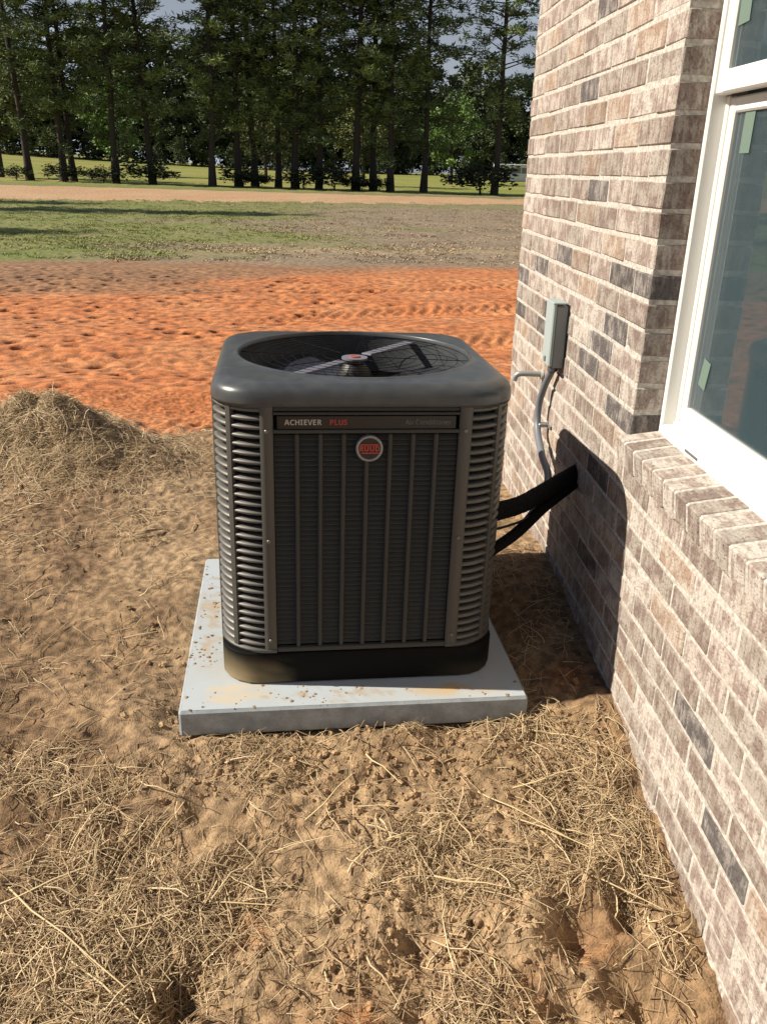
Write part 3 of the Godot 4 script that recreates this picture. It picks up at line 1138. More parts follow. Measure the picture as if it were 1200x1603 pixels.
func build_services() -> void:
	# shut-off box
	var gz := paint(0.235, 0.265, 0.265, 0.55)
	var bxo := thing("disconnect_box", "grey electrical shut-off box on the brick wall, above the curved conduit", "electrical box", Vector3(0.718, 0.768, -2.70))
	var mb := MB.new()
	mb.box(Vector3(-0.020, 0.104, 0), Vector3(0.040, 0.200, 0.084), 0.004)
	put("body", mb.mesh(), gz, bxo)
	mb = MB.new()
	mb.box(Vector3(-0.046, 0.112, 0), Vector3(0.0125, 0.205, 0.096), 0.004)
	mb.box(Vector3(-0.030, 0.2135, 0), Vector3(0.046, 0.006, 0.098), 0.002)
	put("cover", mb.mesh(), paint(0.36, 0.43, 0.43, 0.5), bxo)
	mb = MB.new()
	mb.box(Vector3(-0.055, 0.03, 0.0), Vector3(0.006, 0.018, 0.014), 0.002)
	put("hasp", mb.mesh(), gz, bxo)
	mb = MB.new()
	mb.tube([Vector3(-0.022, 0.006, -0.01), Vector3(-0.022, -0.016, -0.01)], [0.017, 0.017], 14)
	put("hub", mb.mesh(), paint(0.16, 0.17, 0.18, 0.4, 0.5), bxo)
	# conduit
	var cdt := thing("flexible_conduit", "grey flexible conduit curving down from the shut-off box to the black pipes", "conduit")
	var path := spline([Vector3(0.696, 0.755, -2.71), Vector3(0.690, 0.69, -2.765), Vector3(0.684, 0.61, -2.80), Vector3(0.680, 0.53, -2.77), Vector3(0.672, 0.477, -2.64), Vector3(0.655, 0.462, -2.47), Vector3(0.60, 0.44, -2.32), Vector3(0.50, 0.40, -2.17), Vector3(0.40, 0.37, -2.09)], 150)
	var rad := []
	for k in path.size():
		rad.append(0.0115 + 0.0008 * (k % 2))
	mb = MB.new()
	mb.tube(path, rad, 12)
	put("tube", mb.mesh(), paint(0.16, 0.18, 0.21, 0.45), cdt)
	mb = MB.new()
	mb.box(Vector3(0.700, 0.545, -2.778), Vector3(0.036, 0.014, 0.026), 0.003)
	mb.box(Vector3(0.7165, 0.545, -2.752), Vector3(0.004, 0.014, 0.032), 0.001)
	put("strap", mb.mesh(), paint(0.30, 0.31, 0.31, 0.4, 0.5), cdt)
	# stub of pipe
	var stub := thing("pipe_stub", "short grey pipe stub sticking out of the bricks left of the conduit", "pipe")
	mb = MB.new()
	mb.tube(spline([Vector3(0.735, 0.690, -2.93), Vector3(0.66, 0.691, -2.935), Vector3(0.632, 0.688, -2.94), Vector3(0.622, 0.672, -2.945), Vector3(0.621, 0.662, -2.945)], 18), 0.0105, 12)
	put("tube", mb.mesh(), paint(0.34, 0.36, 0.36, 0.4, 0.3), stub)
	mb = MB.new()
	mb.tube([Vector3(0.7185, 0.690, -2.93), Vector3(0.712, 0.690, -2.93)], [0.02, 0.017], 14)
	put("collar", mb.mesh(), paint(0.40, 0.39, 0.36, 0.6), stub)
	# insulated pipes
	var foam := paint(0.009, 0.0095, 0.0095, 0.8)
	foam.metallic_specular = 0.15
	var fn := seamless(81, 128, 0.08, 3)
	var ft := gray_tex(128, func(k):
		var g: float = fn[k] / 255.0
		return Color(g, g, g))
	foam.heightmap_enabled = true
	foam.heightmap_texture = ft
	foam.heightmap_scale = 0.2
	tri_map(foam, Vector3(9, 9, 9))
	var big := thing("insulated_suction_pipe", "thick black foam covered pipe running from the brick wall to the unit", "pipe")
	var p2 := spline([Vector3(0.76, 0.505, -2.43), Vector3(0.70, 0.500, -2.375), Vector3(0.60, 0.497, -2.26), Vector3(0.49, 0.505, -2.12), Vector3(0.385, 0.515, -2.035)], 40)
	rad = []
	for k in p2.size():
		rad.append(0.0255 + 0.0016 * n_mid.get_noise_1d(k * 0.5))
	mb = MB.new()
	mb.tube(p2, rad, 16)
	put("tube", mb.mesh(), foam, big)
	var sm := thing("insulated_liquid_pipe", "thinner black pipe branching below the thick one towards the unit", "pipe")
	mb = MB.new()
	mb.tube(spline([Vector3(0.745, 0.478, -2.41), Vector3(0.66, 0.467, -2.31), Vector3(0.58, 0.452, -2.22), Vector3(0.48, 0.425, -2.10), Vector3(0.385, 0.400, -2.02)], 40), 0.0165, 12)
	put("tube", mb.mesh(), foam, sm)
	var wr := thing("control_wire", "thin black wire sagging between the two black pipes", "wire")
	mb = MB.new()
	mb.tube(spline([Vector3(0.60, 0.470, -2.245), Vector3(0.53, 0.452, -2.16), Vector3(0.46, 0.456, -2.09), Vector3(0.385, 0.462, -2.035)], 24), 0.0038, 8)
	put("strand", mb.mesh(), paint(0.012, 0.012, 0.012, 0.5), wr)

# ------------------------------------------------------------------ plants
func leaf(mb: MB, at: Vector3, d: Vector3, w: float, rng: RandomNumberGenerator) -> void:
	var s := d.cross(Vector3(rng.randf_range(-1, 1), rng.randf_range(-1, 1), rng.randf_range(-1, 1))).normalized() * w
	var k := mb.v.size()
	mb.v.append(at - s * 0.3); mb.v.append(at + s * 0.3); mb.v.append(at + d * 0.55 + s); mb.v.append(at + d); mb.v.append(at + d * 0.55 - s)
	var nn := d.cross(s).normalized()
	var turned := nn.y < 0.0
	if turned:
		nn = -nn
	for q in 5:
		mb.n.append(nn)
		mb.c.append(mb.col)
		mb.u.append(Vector2.ZERO)
	for q in ([0, 2, 1, 0, 4, 2, 4, 3, 2] if turned else [0, 1, 2, 0, 2, 4, 4, 2, 3]):
		mb.i.append(k + q)

func rdir(rng: RandomNumberGenerator) -> Vector3:
	var z := rng.randf_range(-1, 1)
	var a := rng.randf_range(0, TAU)
	var r := sqrt(1 - z * z)
	return Vector3(cos(a) * r, z, sin(a) * r)

func pine_meshes(seed_: int, h: float, low: float) -> Array:
	var rng := RandomNumberGenerator.new()
	rng.seed = seed_
	var tr := MB.new()
	var path := []
	var rad := []
	var bend := Vector3(rng.randf_range(-0.4, 0.4), 0, rng.randf_range(-0.4, 0.4))
	for k in 13:
		var t := k / 12.0
		path.append(Vector3(0, -0.3 + (h + 0.3) * t, 0) + bend * sin(t * 2.6) + Vector3(rng.randf_range(-0.06, 0.06), 0, rng.randf_range(-0.06, 0.06)))
		rad.append(lerpf(0.23, 0.035, pow(t, 0.85)) + (0.10 if k == 0 else 0.0))
	tr.tube(path, rad, 9)
	var cr := MB.new()
	var n_limb := int(h * 5.2)
	for k in n_limb:
		var t := lerpf(low, 0.99, pow((k + rng.randf()) / n_limb, 0.85))
		var f := t * 12.0
		var k0 := int(f)
		var base: Vector3 = path[k0].lerp(path[min(k0 + 1, 12)], f - k0)
		var a := k * 2.4 + rng.randf_range(-0.5, 0.5)
		var L := (3.6 * pow(1.0 - (t - low) / (1.02 - low), 0.6) + 0.5) * rng.randf_range(0.5, 1.1)
		if t < low + 0.12:
			L *= rng.randf_range(0.5, 1.0)
		var rise := lerpf(0.0, 0.6, t) + rng.randf_range(-0.25, 0.2)
		var d := Vector3(cos(a), rise, sin(a)).normalized()
		var tip := base + d * L + Vector3(0, -0.08 * L, 0)
		var mid := base + d * L * 0.5 + Vector3(0, 0.05 * L, 0)
		cr.col = Color(0.030, 0.024, 0.018)
		cr.tube([base, mid, tip], [0.045, 0.028, 0.012], 4, false)
		var tone := rng.randf()
		var n_c := int(2 + L * 2.9)
		for c in n_c:
			var s := lerpf(0.28, 1.05, (c + rng.randf()) / n_c)
			var p := base.lerp(mid, s * 2) if s < 0.5 else mid.lerp(tip, s * 2 - 1)
			p += rdir(rng) * Vector3(0.42, 0.22, 0.42) * (0.5 + 0.5 * L / 3.0)
			var g := clampf(tone * 0.6 + rng.randf() * 0.6, 0, 1)
			cr.col = Color(0.058, 0.090, 0.030).lerp(Color(0.19, 0.26, 0.070), g * g)
			for q in 17:
				var dd := rdir(rng)
				dd.y = abs(dd.y) * 0.7 - 0.12
				leaf(cr, p + rdir(rng) * 0.19, dd.normalized() * rng.randf_range(0.22, 0.42), 0.036, rng)
	return [tr.mesh(), cr.mesh()]

func broadleaf_meshes(seed_: int, h: float, r: float, low: float, n_leaf: int, c0: Color, c1: Color, lsize := 0.3) -> Array:
	var rng := RandomNumberGenerator.new()
	rng.seed = seed_
	var tr := MB.new()
	tr.tube([Vector3(0, -0.3, 0), Vector3(0.05, h * 0.2, 0), Vector3(-0.08, h * 0.45, 0.05), Vector3(0, h * 0.75, 0)], [0.028 * h, 0.018 * h, 0.013 * h, 0.005 * h], 8)
	for k in 7:
		var a := k * 2.4
		var b := Vector3(0, h * lerpf(0.25, 0.6, k / 7.0), 0)
		tr.tube([b, b + Vector3(cos(a) * r * 0.35, h * 0.08, sin(a) * r * 0.35), b + Vector3(cos(a) * r * 0.7, h * 0.14, sin(a) * r * 0.7)], [0.009 * h, 0.006 * h, 0.002 * h], 6)
	var cr := MB.new()
	var clumps := []
	for k in 46:
		var d := rdir(rng)
		var m := pow(rng.randf(), 0.4)
		var y := lerpf(low, 1.0, 0.5 + 0.5 * d.y * m)
		var wide := sin(PI * clampf((y - low) / (1.0 - low) * 0.86 + 0.12, 0, 1))
		clumps.append([Vector3(d.x * r * m * (0.35 + 0.75 * wide), y * h, d.z * r * m * (0.35 + 0.75 * wide)), rng.randf_range(0.16, 0.34) * r, rng.randf()])
	for k in n_leaf:
		var c = clumps[rng.randi() % clumps.size()]
		var p: Vector3 = c[0] + rdir(rng) * c[1] * pow(rng.randf(), 0.45)
		var g := clampf(c[2] * 0.6 + rng.randf() * 0.5, 0, 1)
		cr.col = c0.lerp(c1, g * g)
		var d := rdir(rng)
		d.y = d.y * 0.6
		leaf(cr, p, d * lsize * rng.randf_range(0.7, 1.3), lsize * 0.30, rng)
	return [tr.mesh(), cr.mesh()]

func ordinal(k: int) -> String:
	return ["first", "second", "third", "fourth", "fifth", "sixth", "seventh", "eighth", "ninth", "tenth", "eleventh", "twelfth", "thirteenth", "fourteenth", "fifteenth", "sixteenth"][k]

func build_plants() -> void:
	var rng := RandomNumberGenerator.new()
	rng.seed = 91
	var bark := paint(0.045, 0.036, 0.028, 0.95)
	var needles := paint(1, 1, 1, 0.75, 0.0, true)
	needles.backlight = Color(0.56, 0.68, 0.24)
	var leaves := paint(1, 1, 1, 0.7, 0.0, true)
	leaves.backlight = Color(0.45, 0.54, 0.18)
	var kinds := [pine_meshes(101, 24.0, 0.13), pine_meshes(102, 26.0, 0.16), pine_meshes(103, 23.0, 0.11), pine_meshes(104, 25.0, 0.17)]
	var dirs := [-0.3463, -0.3092, -0.2987, -0.2538, -0.2129, -0.1471, -0.1194, -0.0994, -0.0730, -0.0552, -0.0279, 0.0123, 0.0318, 0.0527, 0.0903, 0.1711]
	for k in dirs.size():
		var z: float = -59.0 - [0.0, 0.6, 1.4, -0.5, 0.3, -1.0, 0.4, 2.2, 1.5, 0.2, 1.0, 0.0, 1.2, -0.4, 0.6, -1.2][k]
		var x: float = -dirs[k] * z
		var kd: int = [0, 1, 2, 3, 0, 1, 2, 1, 3, 2, 0, 3, 1, 2, 0, 3][k]
		var t := thing("pine_tree", "tall dark pine, %s from the left in the row behind the sandy road" % ordinal(k), "tree", Vector3(x, height(x, z), z), "pines in a row behind the road")
		var sc: float = rng.randf_range(0.9, 1.08)
		t.rotation.y = rng.randf_range(0, TAU)
		t.scale = Vector3(sc, sc, sc)
		put("trunk", kinds[kd][0], bark, t)
		put("crown", kinds[kd][1], needles, t)
	# pines whose shade falls on the lawn from the left
	for s in [[-33.0, -29.5, "nearer"], [-37.5, -20.6, "nearest"], [-41.0, -34.0, "farther"]]:
		var t := thing("pine_tree", "%s of the pines left of the lawn that throw shade over it" % s[2], "tree", Vector3(s[0], height(s[0], s[1]), s[1]), "pines left of the lawn")
		put("trunk", kinds[1][0], bark, t)
		put("crown", kinds[1][1], needles, t)
		t.scale = Vector3(0.95, 0.95, 0.95)
	# leafy trees among the pines
	var oak := broadleaf_meshes(201, 9.5, 3.4, 0.24, 5200, Color(0.060, 0.080, 0.022), Color(0.22, 0.235, 0.065))
	var bright := broadleaf_meshes(202, 9.0, 2.6, 0.16, 4200, Color(0.06, 0.11, 0.025), Color(0.20, 0.32, 0.07))
	for s in [[oak, -24.2, -64.0, 1.08, "leafy_tree", "round olive green tree at the left edge, behind the first pines"],
			[bright, -19.8, -79.0, 0.95, "leafy_tree", "bright green small tree between the fourth and fifth pines"],
			[bright, 10.3, -86.0, 0.95, "leafy_tree", "bright green tree left of the last pine, near the white shed"],
			[oak, 1.5, -72.0, 0.72, "leafy_tree", "olive young tree behind the middle pines"],
			[oak, -6.5, -74.0, 0.70, "leafy_tree", "dull green young tree behind the eighth pine"]]:
		var t := thing(s[4], s[5], "tree", Vector3(s[1], height(s[1], s[2]), s[2]))
		put("trunk", s[0][0], bark, t)
		put("crown", s[0][1], leaves, t)
		t.scale = Vector3(s[3], s[3], s[3])
	# shrubs at the feet of the pines
	var bush := broadleaf_meshes(203, 1.5, 0.95, 0.12, 900, Color(0.014, 0.020, 0.007), Color(0.05, 0.058, 0.016), 0.16)
	var spots := [[-17.9, 0.9, "second and third pines"], [-15.4, 0.8, "fourth pine"], [-12.6, 1.1, "fifth pine"], [-6.6, 1.0, "seventh pine"], [-5.6, 0.7, "eighth pine"], [-2.6, 1.0, "tenth pine"], [-0.7, 1.2, "eleventh pine"], [1.0, 0.8, "twelfth pine"], [2.3, 0.7, "thirteenth pine"], [-20.9, 0.7, "first pine"], [9.0, 1.5, "last but one pine, on its right"]]
	for s in spots:
		var z := -57.9
		var t := thing("shrub", "low dark shrub at the foot of the %s" % s[2], "shrub", Vector3(s[0], height(s[0], z), z), "shrubs under the pines")
		t.scale = Vector3(s[1] * 1.7, s[1] * 0.85, s[1] * 1.2)
		t.rotation.y = s[0]
		put("stem", bush[0], bark, t)
		put("foliage", bush[1], leaves, t)
	# the wood beyond the field, one dark mass
	var mass := broadleaf_meshes(204, 15.0, 5.0, -0.08, 4800, Color(0.034, 0.052, 0.020), Color(0.115, 0.150, 0.045), 0.55)
	var xf := []
	var cols := PackedColorArray()
	for row in 4:
		for k in 40:
			var x := -115.0 + k * 4.6 + rng.randf_range(-1.6, 1.6) + row * 2.0
			var z := -147.0 - row * 7.0 + rng.randf_range(-2, 2) + (25.0 if row == 3 else 0.0)
			var s := rng.randf_range(0.72, 1.12) * [0.85, 1.2, 1.4, 0.34][row] as float
			if x > 14.0:
				s *= 0.85
			xf.append(Transform3D(Basis(Vector3.UP, rng.randf_range(0, TAU)).scaled(Vector3(s, s, s)), Vector3(x, height(x, z) - (0.8 if row == 3 else 0.4), z)))
			var g := rng.randf_range(0.75, 1.25)
			cols.append(Color(g, g, g * 0.95))
	scatter("forest", mass[1], leaves, xf, cols)

func build_shed() -> void:
	var x := 20.6
	var z := -108.0
	var s := thing("shed", "small white shed far off at the edge of the field, beside the brick wall", "shed", Vector3(x, height(x, z), z))
	var white := paint(0.62, 0.64, 0.64, 0.5)
	var mb := MB.new()
	mb.box(Vector3(0, 0.45, 0), Vector3(4.4, 0.9, 2.4), 0.03)
	put("wall", mb.mesh(), white, s)
	mb = MB.new()
	mb.box(Vector3(0.1, 1.2, 0), Vector3(4.0, 0.6, 2.2), 0.02)
	put("window_band", mb.mesh(), paint(0.16, 0.18, 0.19, 0.3), s)
	mb = MB.new()
	mb.box(Vector3(0, 1.70, 0), Vector3(4.6, 0.4, 2.7), 0.05)
	put("roof", mb.mesh(), white, s)
	for k in 4:
		mb = MB.new()
		mb.box(Vector3(-2.05 + k * 1.37, 1.2, 1.13), Vector3(0.1, 0.6, 0.06), 0.01)
		put("post", mb.mesh(), white, s)

# ------------------------------------------------------------------ straw, clods, grass
func straw_mesh(seed_: int, segs: int, bend: float) -> ArrayMesh:
	# a hollow-looking stalk of unit length, three sided, gently crooked
	var rng := RandomNumberGenerator.new()
	rng.seed = seed_
	var path := []
	var rad := []
	for k in segs + 1:
		var t := float(k) / segs
		path.append(Vector3(t - 0.5, bend * sin(t * PI) * 0.6, bend * sin(t * 2.4 + seed_)) + Vector3(0, rng.randf_range(-0.01, 0.01), rng.randf_range(-0.02, 0.02)))
		rad.append(lerpf(0.012, 0.006, t))
	var mb := MB.new()
	mb.tube(path, rad, 3, false)
	return mb.mesh()

func clod_mesh(seed_: int) -> ArrayMesh:
	var f := noise(seed_, 1.1, 3)
	var rows := []
	for r in 7:
		var row := PackedVector3Array()
		var th := PI * r / 6.0
		for k in 9:
			var a := TAU * k / 9.0
			var d := Vector3(sin(th) * cos(a), cos(th), sin(th) * sin(a))
			row.append(d * (1.0 + 1.1 * f.get_noise_3dv(d * 1.1)) * Vector3(1.15, 0.7, 0.9))
		rows.append(row)
	var mb := MB.new()
	for r in 6:
		for k in 9:
			mb.quad(rows[r][k], rows[r][(k + 1) % 9], rows[r + 1][(k + 1) % 9], rows[r + 1][k], Vector3.ZERO)
	return mb.mesh()

func straw_density(x: float, z: float) -> float:
	var d := 0.07 + 1.15 * n_patch.get_noise_2d(x * 1.3 + 11.0, z * 1.3)
	d += 0.55 * exp(-(Vector2(x + 0.62, z + 1.15).length_squared() / 0.12))
	d += 0.45 * exp(-(Vector2(x - 0.62, z + 1.55).length_squared() / 0.10))
	d += 0.35 * exp(-(Vector2(x - 0.25, z + 1.35).length_squared() / 0.05))
	var dx := x + 1.42
	d += 1.0 * exp(-(dx * dx / (0.35 if dx < 0 else 0.16) + (z + 3.68) * (z + 3.68) / 0.12))
	d -= 0.9 * exp(-(Vector2(x - 0.02, z + 1.07).length_squared() / 0.025))
	d -= 0.45 * exp(-(pow((x - 0.1) / 0.35, 2) + pow((z + 1.66) / 0.12, 2)))
	d -= 0.35 * exp(-(Vector2(x + 0.75, z + 2.3).length_squared() / 0.2))
	d -= 0.7 * exp(-(Vector2(x - 0.45, z + 1.08).length_squared() / 0.02))
	return clampf(d, 0.035, 1.0) * lerpf(0.45, 1.0, maxf(ss(-2.0, -1.5, z), ss(-3.0, -3.3, z))) * dirt_weight(x, z)

func on_pad(x: float, z: float) -> bool:
	var p := Vector2(x - 0.0015, z + 2.238).rotated(deg_to_rad(4.387))
	return maxf(abs(p.x), abs(p.y)) < 0.462

func build_litter() -> void:
	var rng := RandomNumberGenerator.new()
	rng.seed = 301
	var sm := paint(1, 1, 1, 0.7, 0.0, true)
	var meshes := [straw_mesh(1, 4, 0.06), straw_mesh(2, 5, 0.16), straw_mesh(3, 5, -0.22), straw_mesh(4, 4, 0.03)]
	var xfs := [[], [], [], []]
	var cls := [PackedColorArray(), PackedColorArray(), PackedColorArray(), PackedColorArray()]
	var made := 0
	var tries := 0
	while made < 30000 and tries < 500000:
		tries += 1
		var dist := lerpf(0.75, 4.9, pow(rng.randf(), 1.25))
		var x := rng.randf_range(-0.80, 0.56) * dist
		if dist < 1.6: x = rng.randf_range(-0.80, 0.62) * maxf(dist, 1.0)
		var z := -dist
		if x > 0.715 or on_pad(x, z):
			continue
		if made >= 24000:
			x = -1.42 + rng.randfn(0.0, 0.33)
			z = -3.60 + rng.randfn(0.0, 0.19)
			if dirt_weight(x, z) < 0.5 or x < -2.7:
				continue
		elif rng.randf() > straw_density(x, z):
			continue
		var y := height(x, z)
		var k := rng.randi() % 4
		var L := rng.randf_range(0.03, 0.12) * (1.5 if rng.randf() < 0.12 else 1.0)
		var thick := rng.randf_range(0.065, 0.13) / L * (1.9 if rng.randf() < 0.10 else 0.9)
		var nrm := Vector3(height(x - 0.02, z) - height(x + 0.02, z), 0.04, height(x, z - 0.02) - height(x, z + 0.02)).normalized()
		var yaw := rng.randf_range(0, TAU)
		var fwd := Vector3(cos(yaw), 0, sin(yaw))
		fwd = (fwd - nrm * fwd.dot(nrm)).normalized()
		fwd = (fwd + nrm * rng.randf_range(-0.12, 0.22)).normalized()
		var sd := fwd.cross(nrm).normalized()
		var up := sd.cross(fwd)
		var b := Basis(fwd * L, up * L * thick * 1.0, sd * L * thick)
		# curvature needs length scale on side axes, thickness follows it
		var at := Vector3(x, y + 0.003 + rng.randf() * 0.008, z)
		if x + abs(fwd.x) * L * 0.5 > 0.712:
			continue
		xfs[k].append(Transform3D(b, at))
		var g := rng.randf()
		var c := Color(0.38, 0.27, 0.15).lerp(Color(0.72, 0.57, 0.35), g)
		if rng.randf() < 0.22:
			c = Color(0.24, 0.16, 0.09)
		if rng.randf() < 0.06:
			c = Color(0.68, 0.55, 0.34)
		if made >= 24000:
			c = c.lerp(Color(0.74, 0.60, 0.38), 0.45)
		cls[k].append(c)
		made += 1
	for k in 4:
		scatter("straw", meshes[k], sm, xfs[k], cls[k])
	# a few long stalks lying on top
	var stalk_at := [[-0.25, -1.31, 0.10, 0.26], [-0.30, -1.33, 1.4, 0.22], [0.46, -1.44, 0.62, 0.34], [0.40, -1.50, 0.75, 0.28], [-0.55, -1.22, 0.7, 0.40], [-0.45, -1.12, 0.72, 0.34], [0.10, -1.62, 1.0, 0.14], [-0.02, -1.58, -0.9, 0.24], [0.30, -1.30, 0.3, 0.22], [0.55, -1.30, 0.65, 0.26], [-0.62, -1.36, -0.5, 0.3], [-0.38, -1.5, 2.0, 0.2], [0.52, -1.6, -0.3, 0.25], [0.58, -1.72, 0.4, 0.22]]
	var sx := []
	var sc := PackedColorArray()
	for s in stalk_at:
		var f := Vector3(cos(s[2]), 0.02, sin(s[2])).normalized()
		var q := f.cross(Vector3.UP).normalized()
		sx.append(Transform3D(Basis(f * s[3], Vector3.UP * 0.20, q * 0.20), Vector3(s[0], height(s[0], s[1]) + 0.014, s[1])))
		sc.append(Color(0.66, 0.52, 0.29))
	scatter("long_straw", meshes[0], sm, sx, sc)
	# clods of soil
	var cm := paint(1, 1, 1, 0.95, 0.0, true)
	for kind in 3:
		var xf := []
		var cc := PackedColorArray()
		var n := 0
		while n < 12000:
			var dist := lerpf(0.8, 5.0, pow(rng.randf(), 1.2))
			var x := rng.randf_range(-0.58, 0.6) * maxf(dist, 1.0)
			var z := -dist
			n += 1
			if x > 0.70 or on_pad(x, z):
				continue
			var cl := n_big.get_noise_2d(x * 1.7 + 60.0, z * 1.7) + 0.35 * exp(-(pow((x - 0.1) / 0.5, 2) + pow((z + 1.68) / 0.10, 2)))
			if rng.randf() > (0.30 + 1.6 * cl) * lerpf(0.12, 1.0, ss(-2.2, -1.6, z)):
				continue
			var s := 0.0018 + 0.0085 * pow(rng.randf(), 5.0)
			xf.append(Transform3D(Basis(Vector3(rng.randf(), 1, rng.randf()).normalized(), rng.randf() * TAU).scaled(Vector3(s, s, s)), Vector3(x, height(x, z) + s * 0.35, z)))
			var q := soil_color(x, z) if dirt_weight(x, z) > 0.5 else Color(0.5, 0.15, 0.05)
			var g := rng.randf_range(0.7, 1.2)
			cc.append(Color(q.r * g, q.g * g, q.b * g))
		scatter("clods", clod_mesh(401 + kind), cm, xf, cc)
	# crumbs on the slab
	var pxf := []
	var pcc := PackedColorArray()
	var bs := Basis.from_euler(Vector3(deg_to_rad(-0.34), deg_to_rad(4.387), deg_to_rad(-0.76)))
	var top := Vector3(0.0015, 1.36 - 1.2845, -2.244)
	for k in 800:
		var lx := rng.randf_range(-0.45, 0.45)
		var lz := rng.randf_range(0.35, 0.452)
		if k < 520:
			lx = rng.randf_range(-0.452, -0.36)
			lz = rng.randf_range(-0.4, 0.25)
		elif lx > 0.05 and rng.randf() < 0.6:
			lx = rng.randfn(-0.08, 0.05)
		var s := 0.0008 + 0.0042 * pow(rng.randf(), 8.0)
		pxf.append(Transform3D(Basis(Vector3.UP, rng.randf() * TAU).scaled(Vector3(s, s * 0.6, s)), top + bs * Vector3(lx, s * 0.4, lz)))
		var c := Color(0.22, 0.145, 0.085).lerp(Color(0.42, 0.30, 0.17), rng.randf())
		pcc.append(c)
	scatter("crumbs", clod_mesh(404), cm, pxf, pcc)
	# grass and dead thatch on the lawn
	var tuft := MB.new()
	for k in 7:
		var a := rng.randf() * TAU
		var o := Vector3(cos(a), 0, sin(a)) * rng.randf() * 0.06
		var d := Vector3(rng.randf_range(-0.06, 0.06), rng.randf_range(0.02, 0.05), rng.randf_range(-0.06, 0.06))
		leaf(tuft, o, d, 0.008, rng)
	var gx := []
	var gc := PackedColorArray()
	for k in 16000:
		var z := -lerpf(12.2, 37.0, pow(rng.randf(), 1.7))
		var x := rng.randf_range(-0.42, 0.24) * -z
		if z > -14.2 + 2.0 * n_rag.get_noise_2d(x * 0.5, z * 0.8) or rng.randf() > 0.25 + 0.9 * n_rag.get_noise_2d(x * 0.7, z * 0.7) + 0.3 * ss(2.0, -4.0, x):
			continue
		var q := land_color(x, z)
		var g := rng.randf_range(0.95, 1.5)
		var s := rng.randf_range(0.6, 1.2)
		gx.append(Transform3D(Basis(Vector3.UP, rng.randf() * TAU).scaled(Vector3(s, s * 0.8, s)), Vector3(x, height(x, z) - 0.01, z)))
		gc.append(Color(q.r * g, q.g * g, q.b * g))
	var gm := paint(1, 1, 1, 0.8, 0.0, true)
	gm.backlight = Color(0.2, 0.25, 0.08)
	scatter("grass", tuft.mesh(), gm, gx, gc)

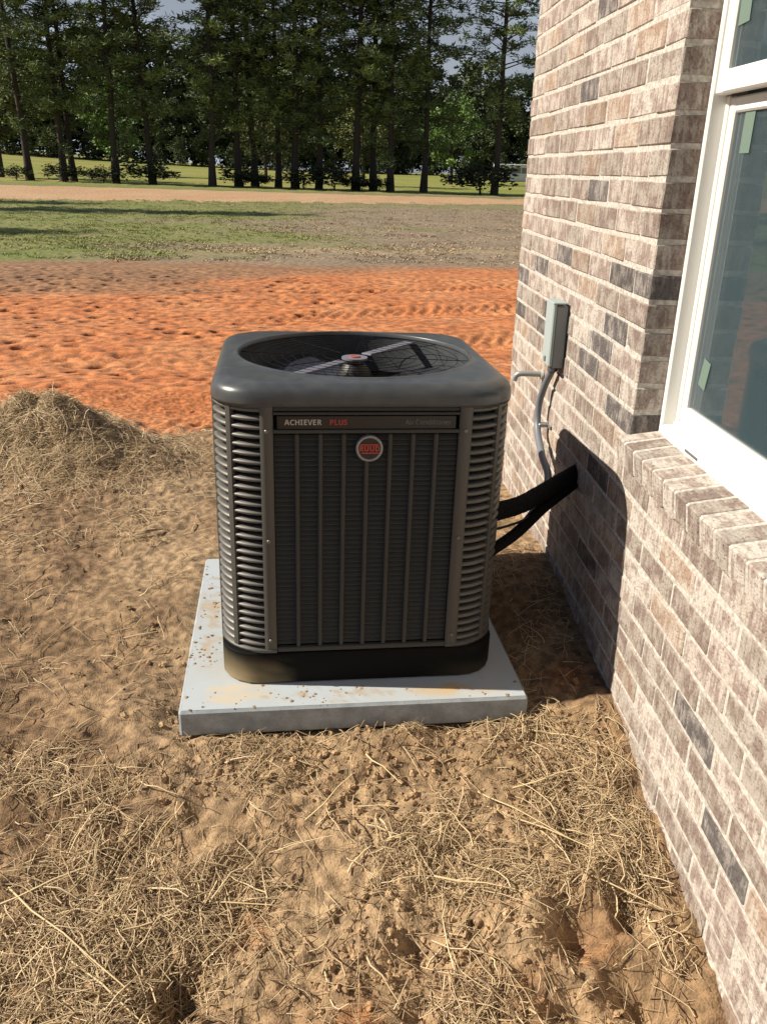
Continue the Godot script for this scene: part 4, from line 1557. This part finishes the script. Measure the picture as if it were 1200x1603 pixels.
# ------------------------------------------------------------------
func _ready() -> void:
	var cam := Camera3D.new()
	cam.name = "camera"
	add_child(cam)
	cam.position = Vector3(0, 1.36, 0)
	cam.rotation_order = EULER_ORDER_YXZ
	cam.rotation_degrees = Vector3(-22.441, -2.958, 1.183)
	cam.fov = 63.70
	cam.near = 0.05
	cam.far = 900.0
	cam.current = true

	var env := Environment.new()
	env.background_mode = Environment.BG_SKY
	var sky := Sky.new()
	var pm := ProceduralSkyMaterial.new()
	pm.sky_top_color = Color(0.22, 0.31, 0.48)
	pm.sky_horizon_color = Color(0.80, 0.84, 0.88)
	pm.sky_curve = 0.26
	pm.ground_bottom_color = Color(0.20, 0.16, 0.11)
	pm.ground_horizon_color = Color(0.42, 0.42, 0.38)
	pm.sun_angle_max = 4.0
	pm.sky_energy_multiplier = 0.72
	var cw := 1024
	var ch := 512
	var cn := FastNoiseLite.new()
	cn.seed = 8
	cn.frequency = 2.1
	cn.fractal_octaves = 5
	var cd := PackedByteArray()
	cd.resize(cw * ch * 4)
	for yy in ch:
		var el := PI * (0.5 - (yy + 0.5) / ch)
		for xx in cw:
			var az := TAU * (xx + 0.5) / cw
			var d := Vector3(cos(el) * cos(az), sin(el) * 2.2, cos(el) * sin(az))
			var f := clampf((cn.get_noise_3dv(d) + 0.02) * 2.6, 0, 1)
			var k := (yy * cw + xx) * 4
			cd[k] = 205; cd[k + 1] = 212; cd[k + 2] = 222
			cd[k + 3] = int(150.0 * f) if el > 0 else 0
	pm.sky_cover = ImageTexture.create_from_image(Image.create_from_data(cw, ch, false, Image.FORMAT_RGBA8, cd))
	pm.sky_cover_modulate = Color(0.75, 0.78, 0.82, 1.0)
	sky.sky_material = pm
	env.sky = sky
	env.tonemap_mode = Environment.TONE_MAPPER_LINEAR
	env.tonemap_exposure = 1.56
	env.sdfgi_enabled = true
	env.ssao_enabled = true
	env.ssil_enabled = true
	var we := WorldEnvironment.new()
	we.name = "world"
	we.environment = env
	add_child(we)

	var sun := DirectionalLight3D.new()
	sun.name = "sun"
	sun.light_energy = 1.5
	sun.light_color = Color(1.0, 0.955, 0.885)
	sun.light_angular_distance = 0.5
	sun.shadow_enabled = true
	add_child(sun)
	sun.look_at_from_position(Vector3.ZERO, Vector3(1.0, -0.80, 0.045), Vector3.UP)

	# ground
	var g1 := seamless(51, 512, 0.03, 5)
	var g2 := seamless(52, 512, 0.22, 2)
	var soil_tx := gray_tex(512, func(k):
		var g: float = 0.58 + 0.55 * (g1[k] / 255.0) + 0.35 * (g2[k] / 255.0 - 0.5)
		return Color(g, g, g))
	var soil := paint(1.15, 1.15, 1.15, 0.96, 0.0, true)
	soil.albedo_color = Color(1, 1, 1)
	soil.albedo_texture = soil_tx
	tri_map(soil, Vector3(1.6, 1.6, 1.6))
	soil.heightmap_enabled = true
	soil.heightmap_texture = soil_tx
	soil.heightmap_scale = 0.6
	var far_soil := soil.duplicate() as StandardMaterial3D
	far_soil.uv1_scale = Vector3(0.5, 0.5, 0.5)
	far_soil.heightmap_scale = 0.5
	sheet("dirt_ground", -3.2, 1.4, -5.3, 0.6, 0.0125, 0.0, soil)
	sheet("clay_ground", -9.0, 9.0, -13.6, -4.9, 0.036, -0.008, far_soil)
	sheet("lawn_ground", -36.0, 32.0, -58.0, -13.4, 0.2, -0.012, far_soil)
	sheet("field_ground", -170.0, 130.0, -300.0, -57.0, 1.0, -0.02, far_soil)
	sheet("yard_ground", -60.0, 60.0, -57.6, 60.0, 1.2, -0.16, far_soil)
	var plain := MB.new()
	plain.col = Color(0.2, 0.2, 0.07)
	plain.quad(Vector3(-700, -1.2, -700), Vector3(-700, -1.2, 700), Vector3(700, -1.2, 700), Vector3(700, -1.2, -700), Vector3(0, -9, 0))
	setting(put("ground", plain.mesh(), far_soil))
	# sandy road
	var rows := []
	var cols := []
	for k in 9:
		var row := PackedVector3Array()
		var cr := PackedColorArray()
		for a in 241:
			var x := -60.0 + a * 0.5
			var z := lerpf(road_near(x), road_far(x), k / 8.0)
			row.append(Vector3(x, height(x, z) + 0.03 - (0.05 if k == 0 or k == 8 else 0.0), z))
			var q := Color(0.56, 0.33, 0.17).lerp(Color(0.63, 0.42, 0.24), clampf(0.5 + n_rag.get_noise_2d(x * 0.6, z), 0, 1))
			cr.append(q)
		rows.append(row)
		cols.append(cr)
	var rd := MB.new()
	rd.surf(rows, false, true, cols)
	setting(put("sandy_road", rd.mesh(), far_soil))

	build_house(cam)
	build_unit()
	build_services()
	build_plants()
	build_shed()
	build_litter()
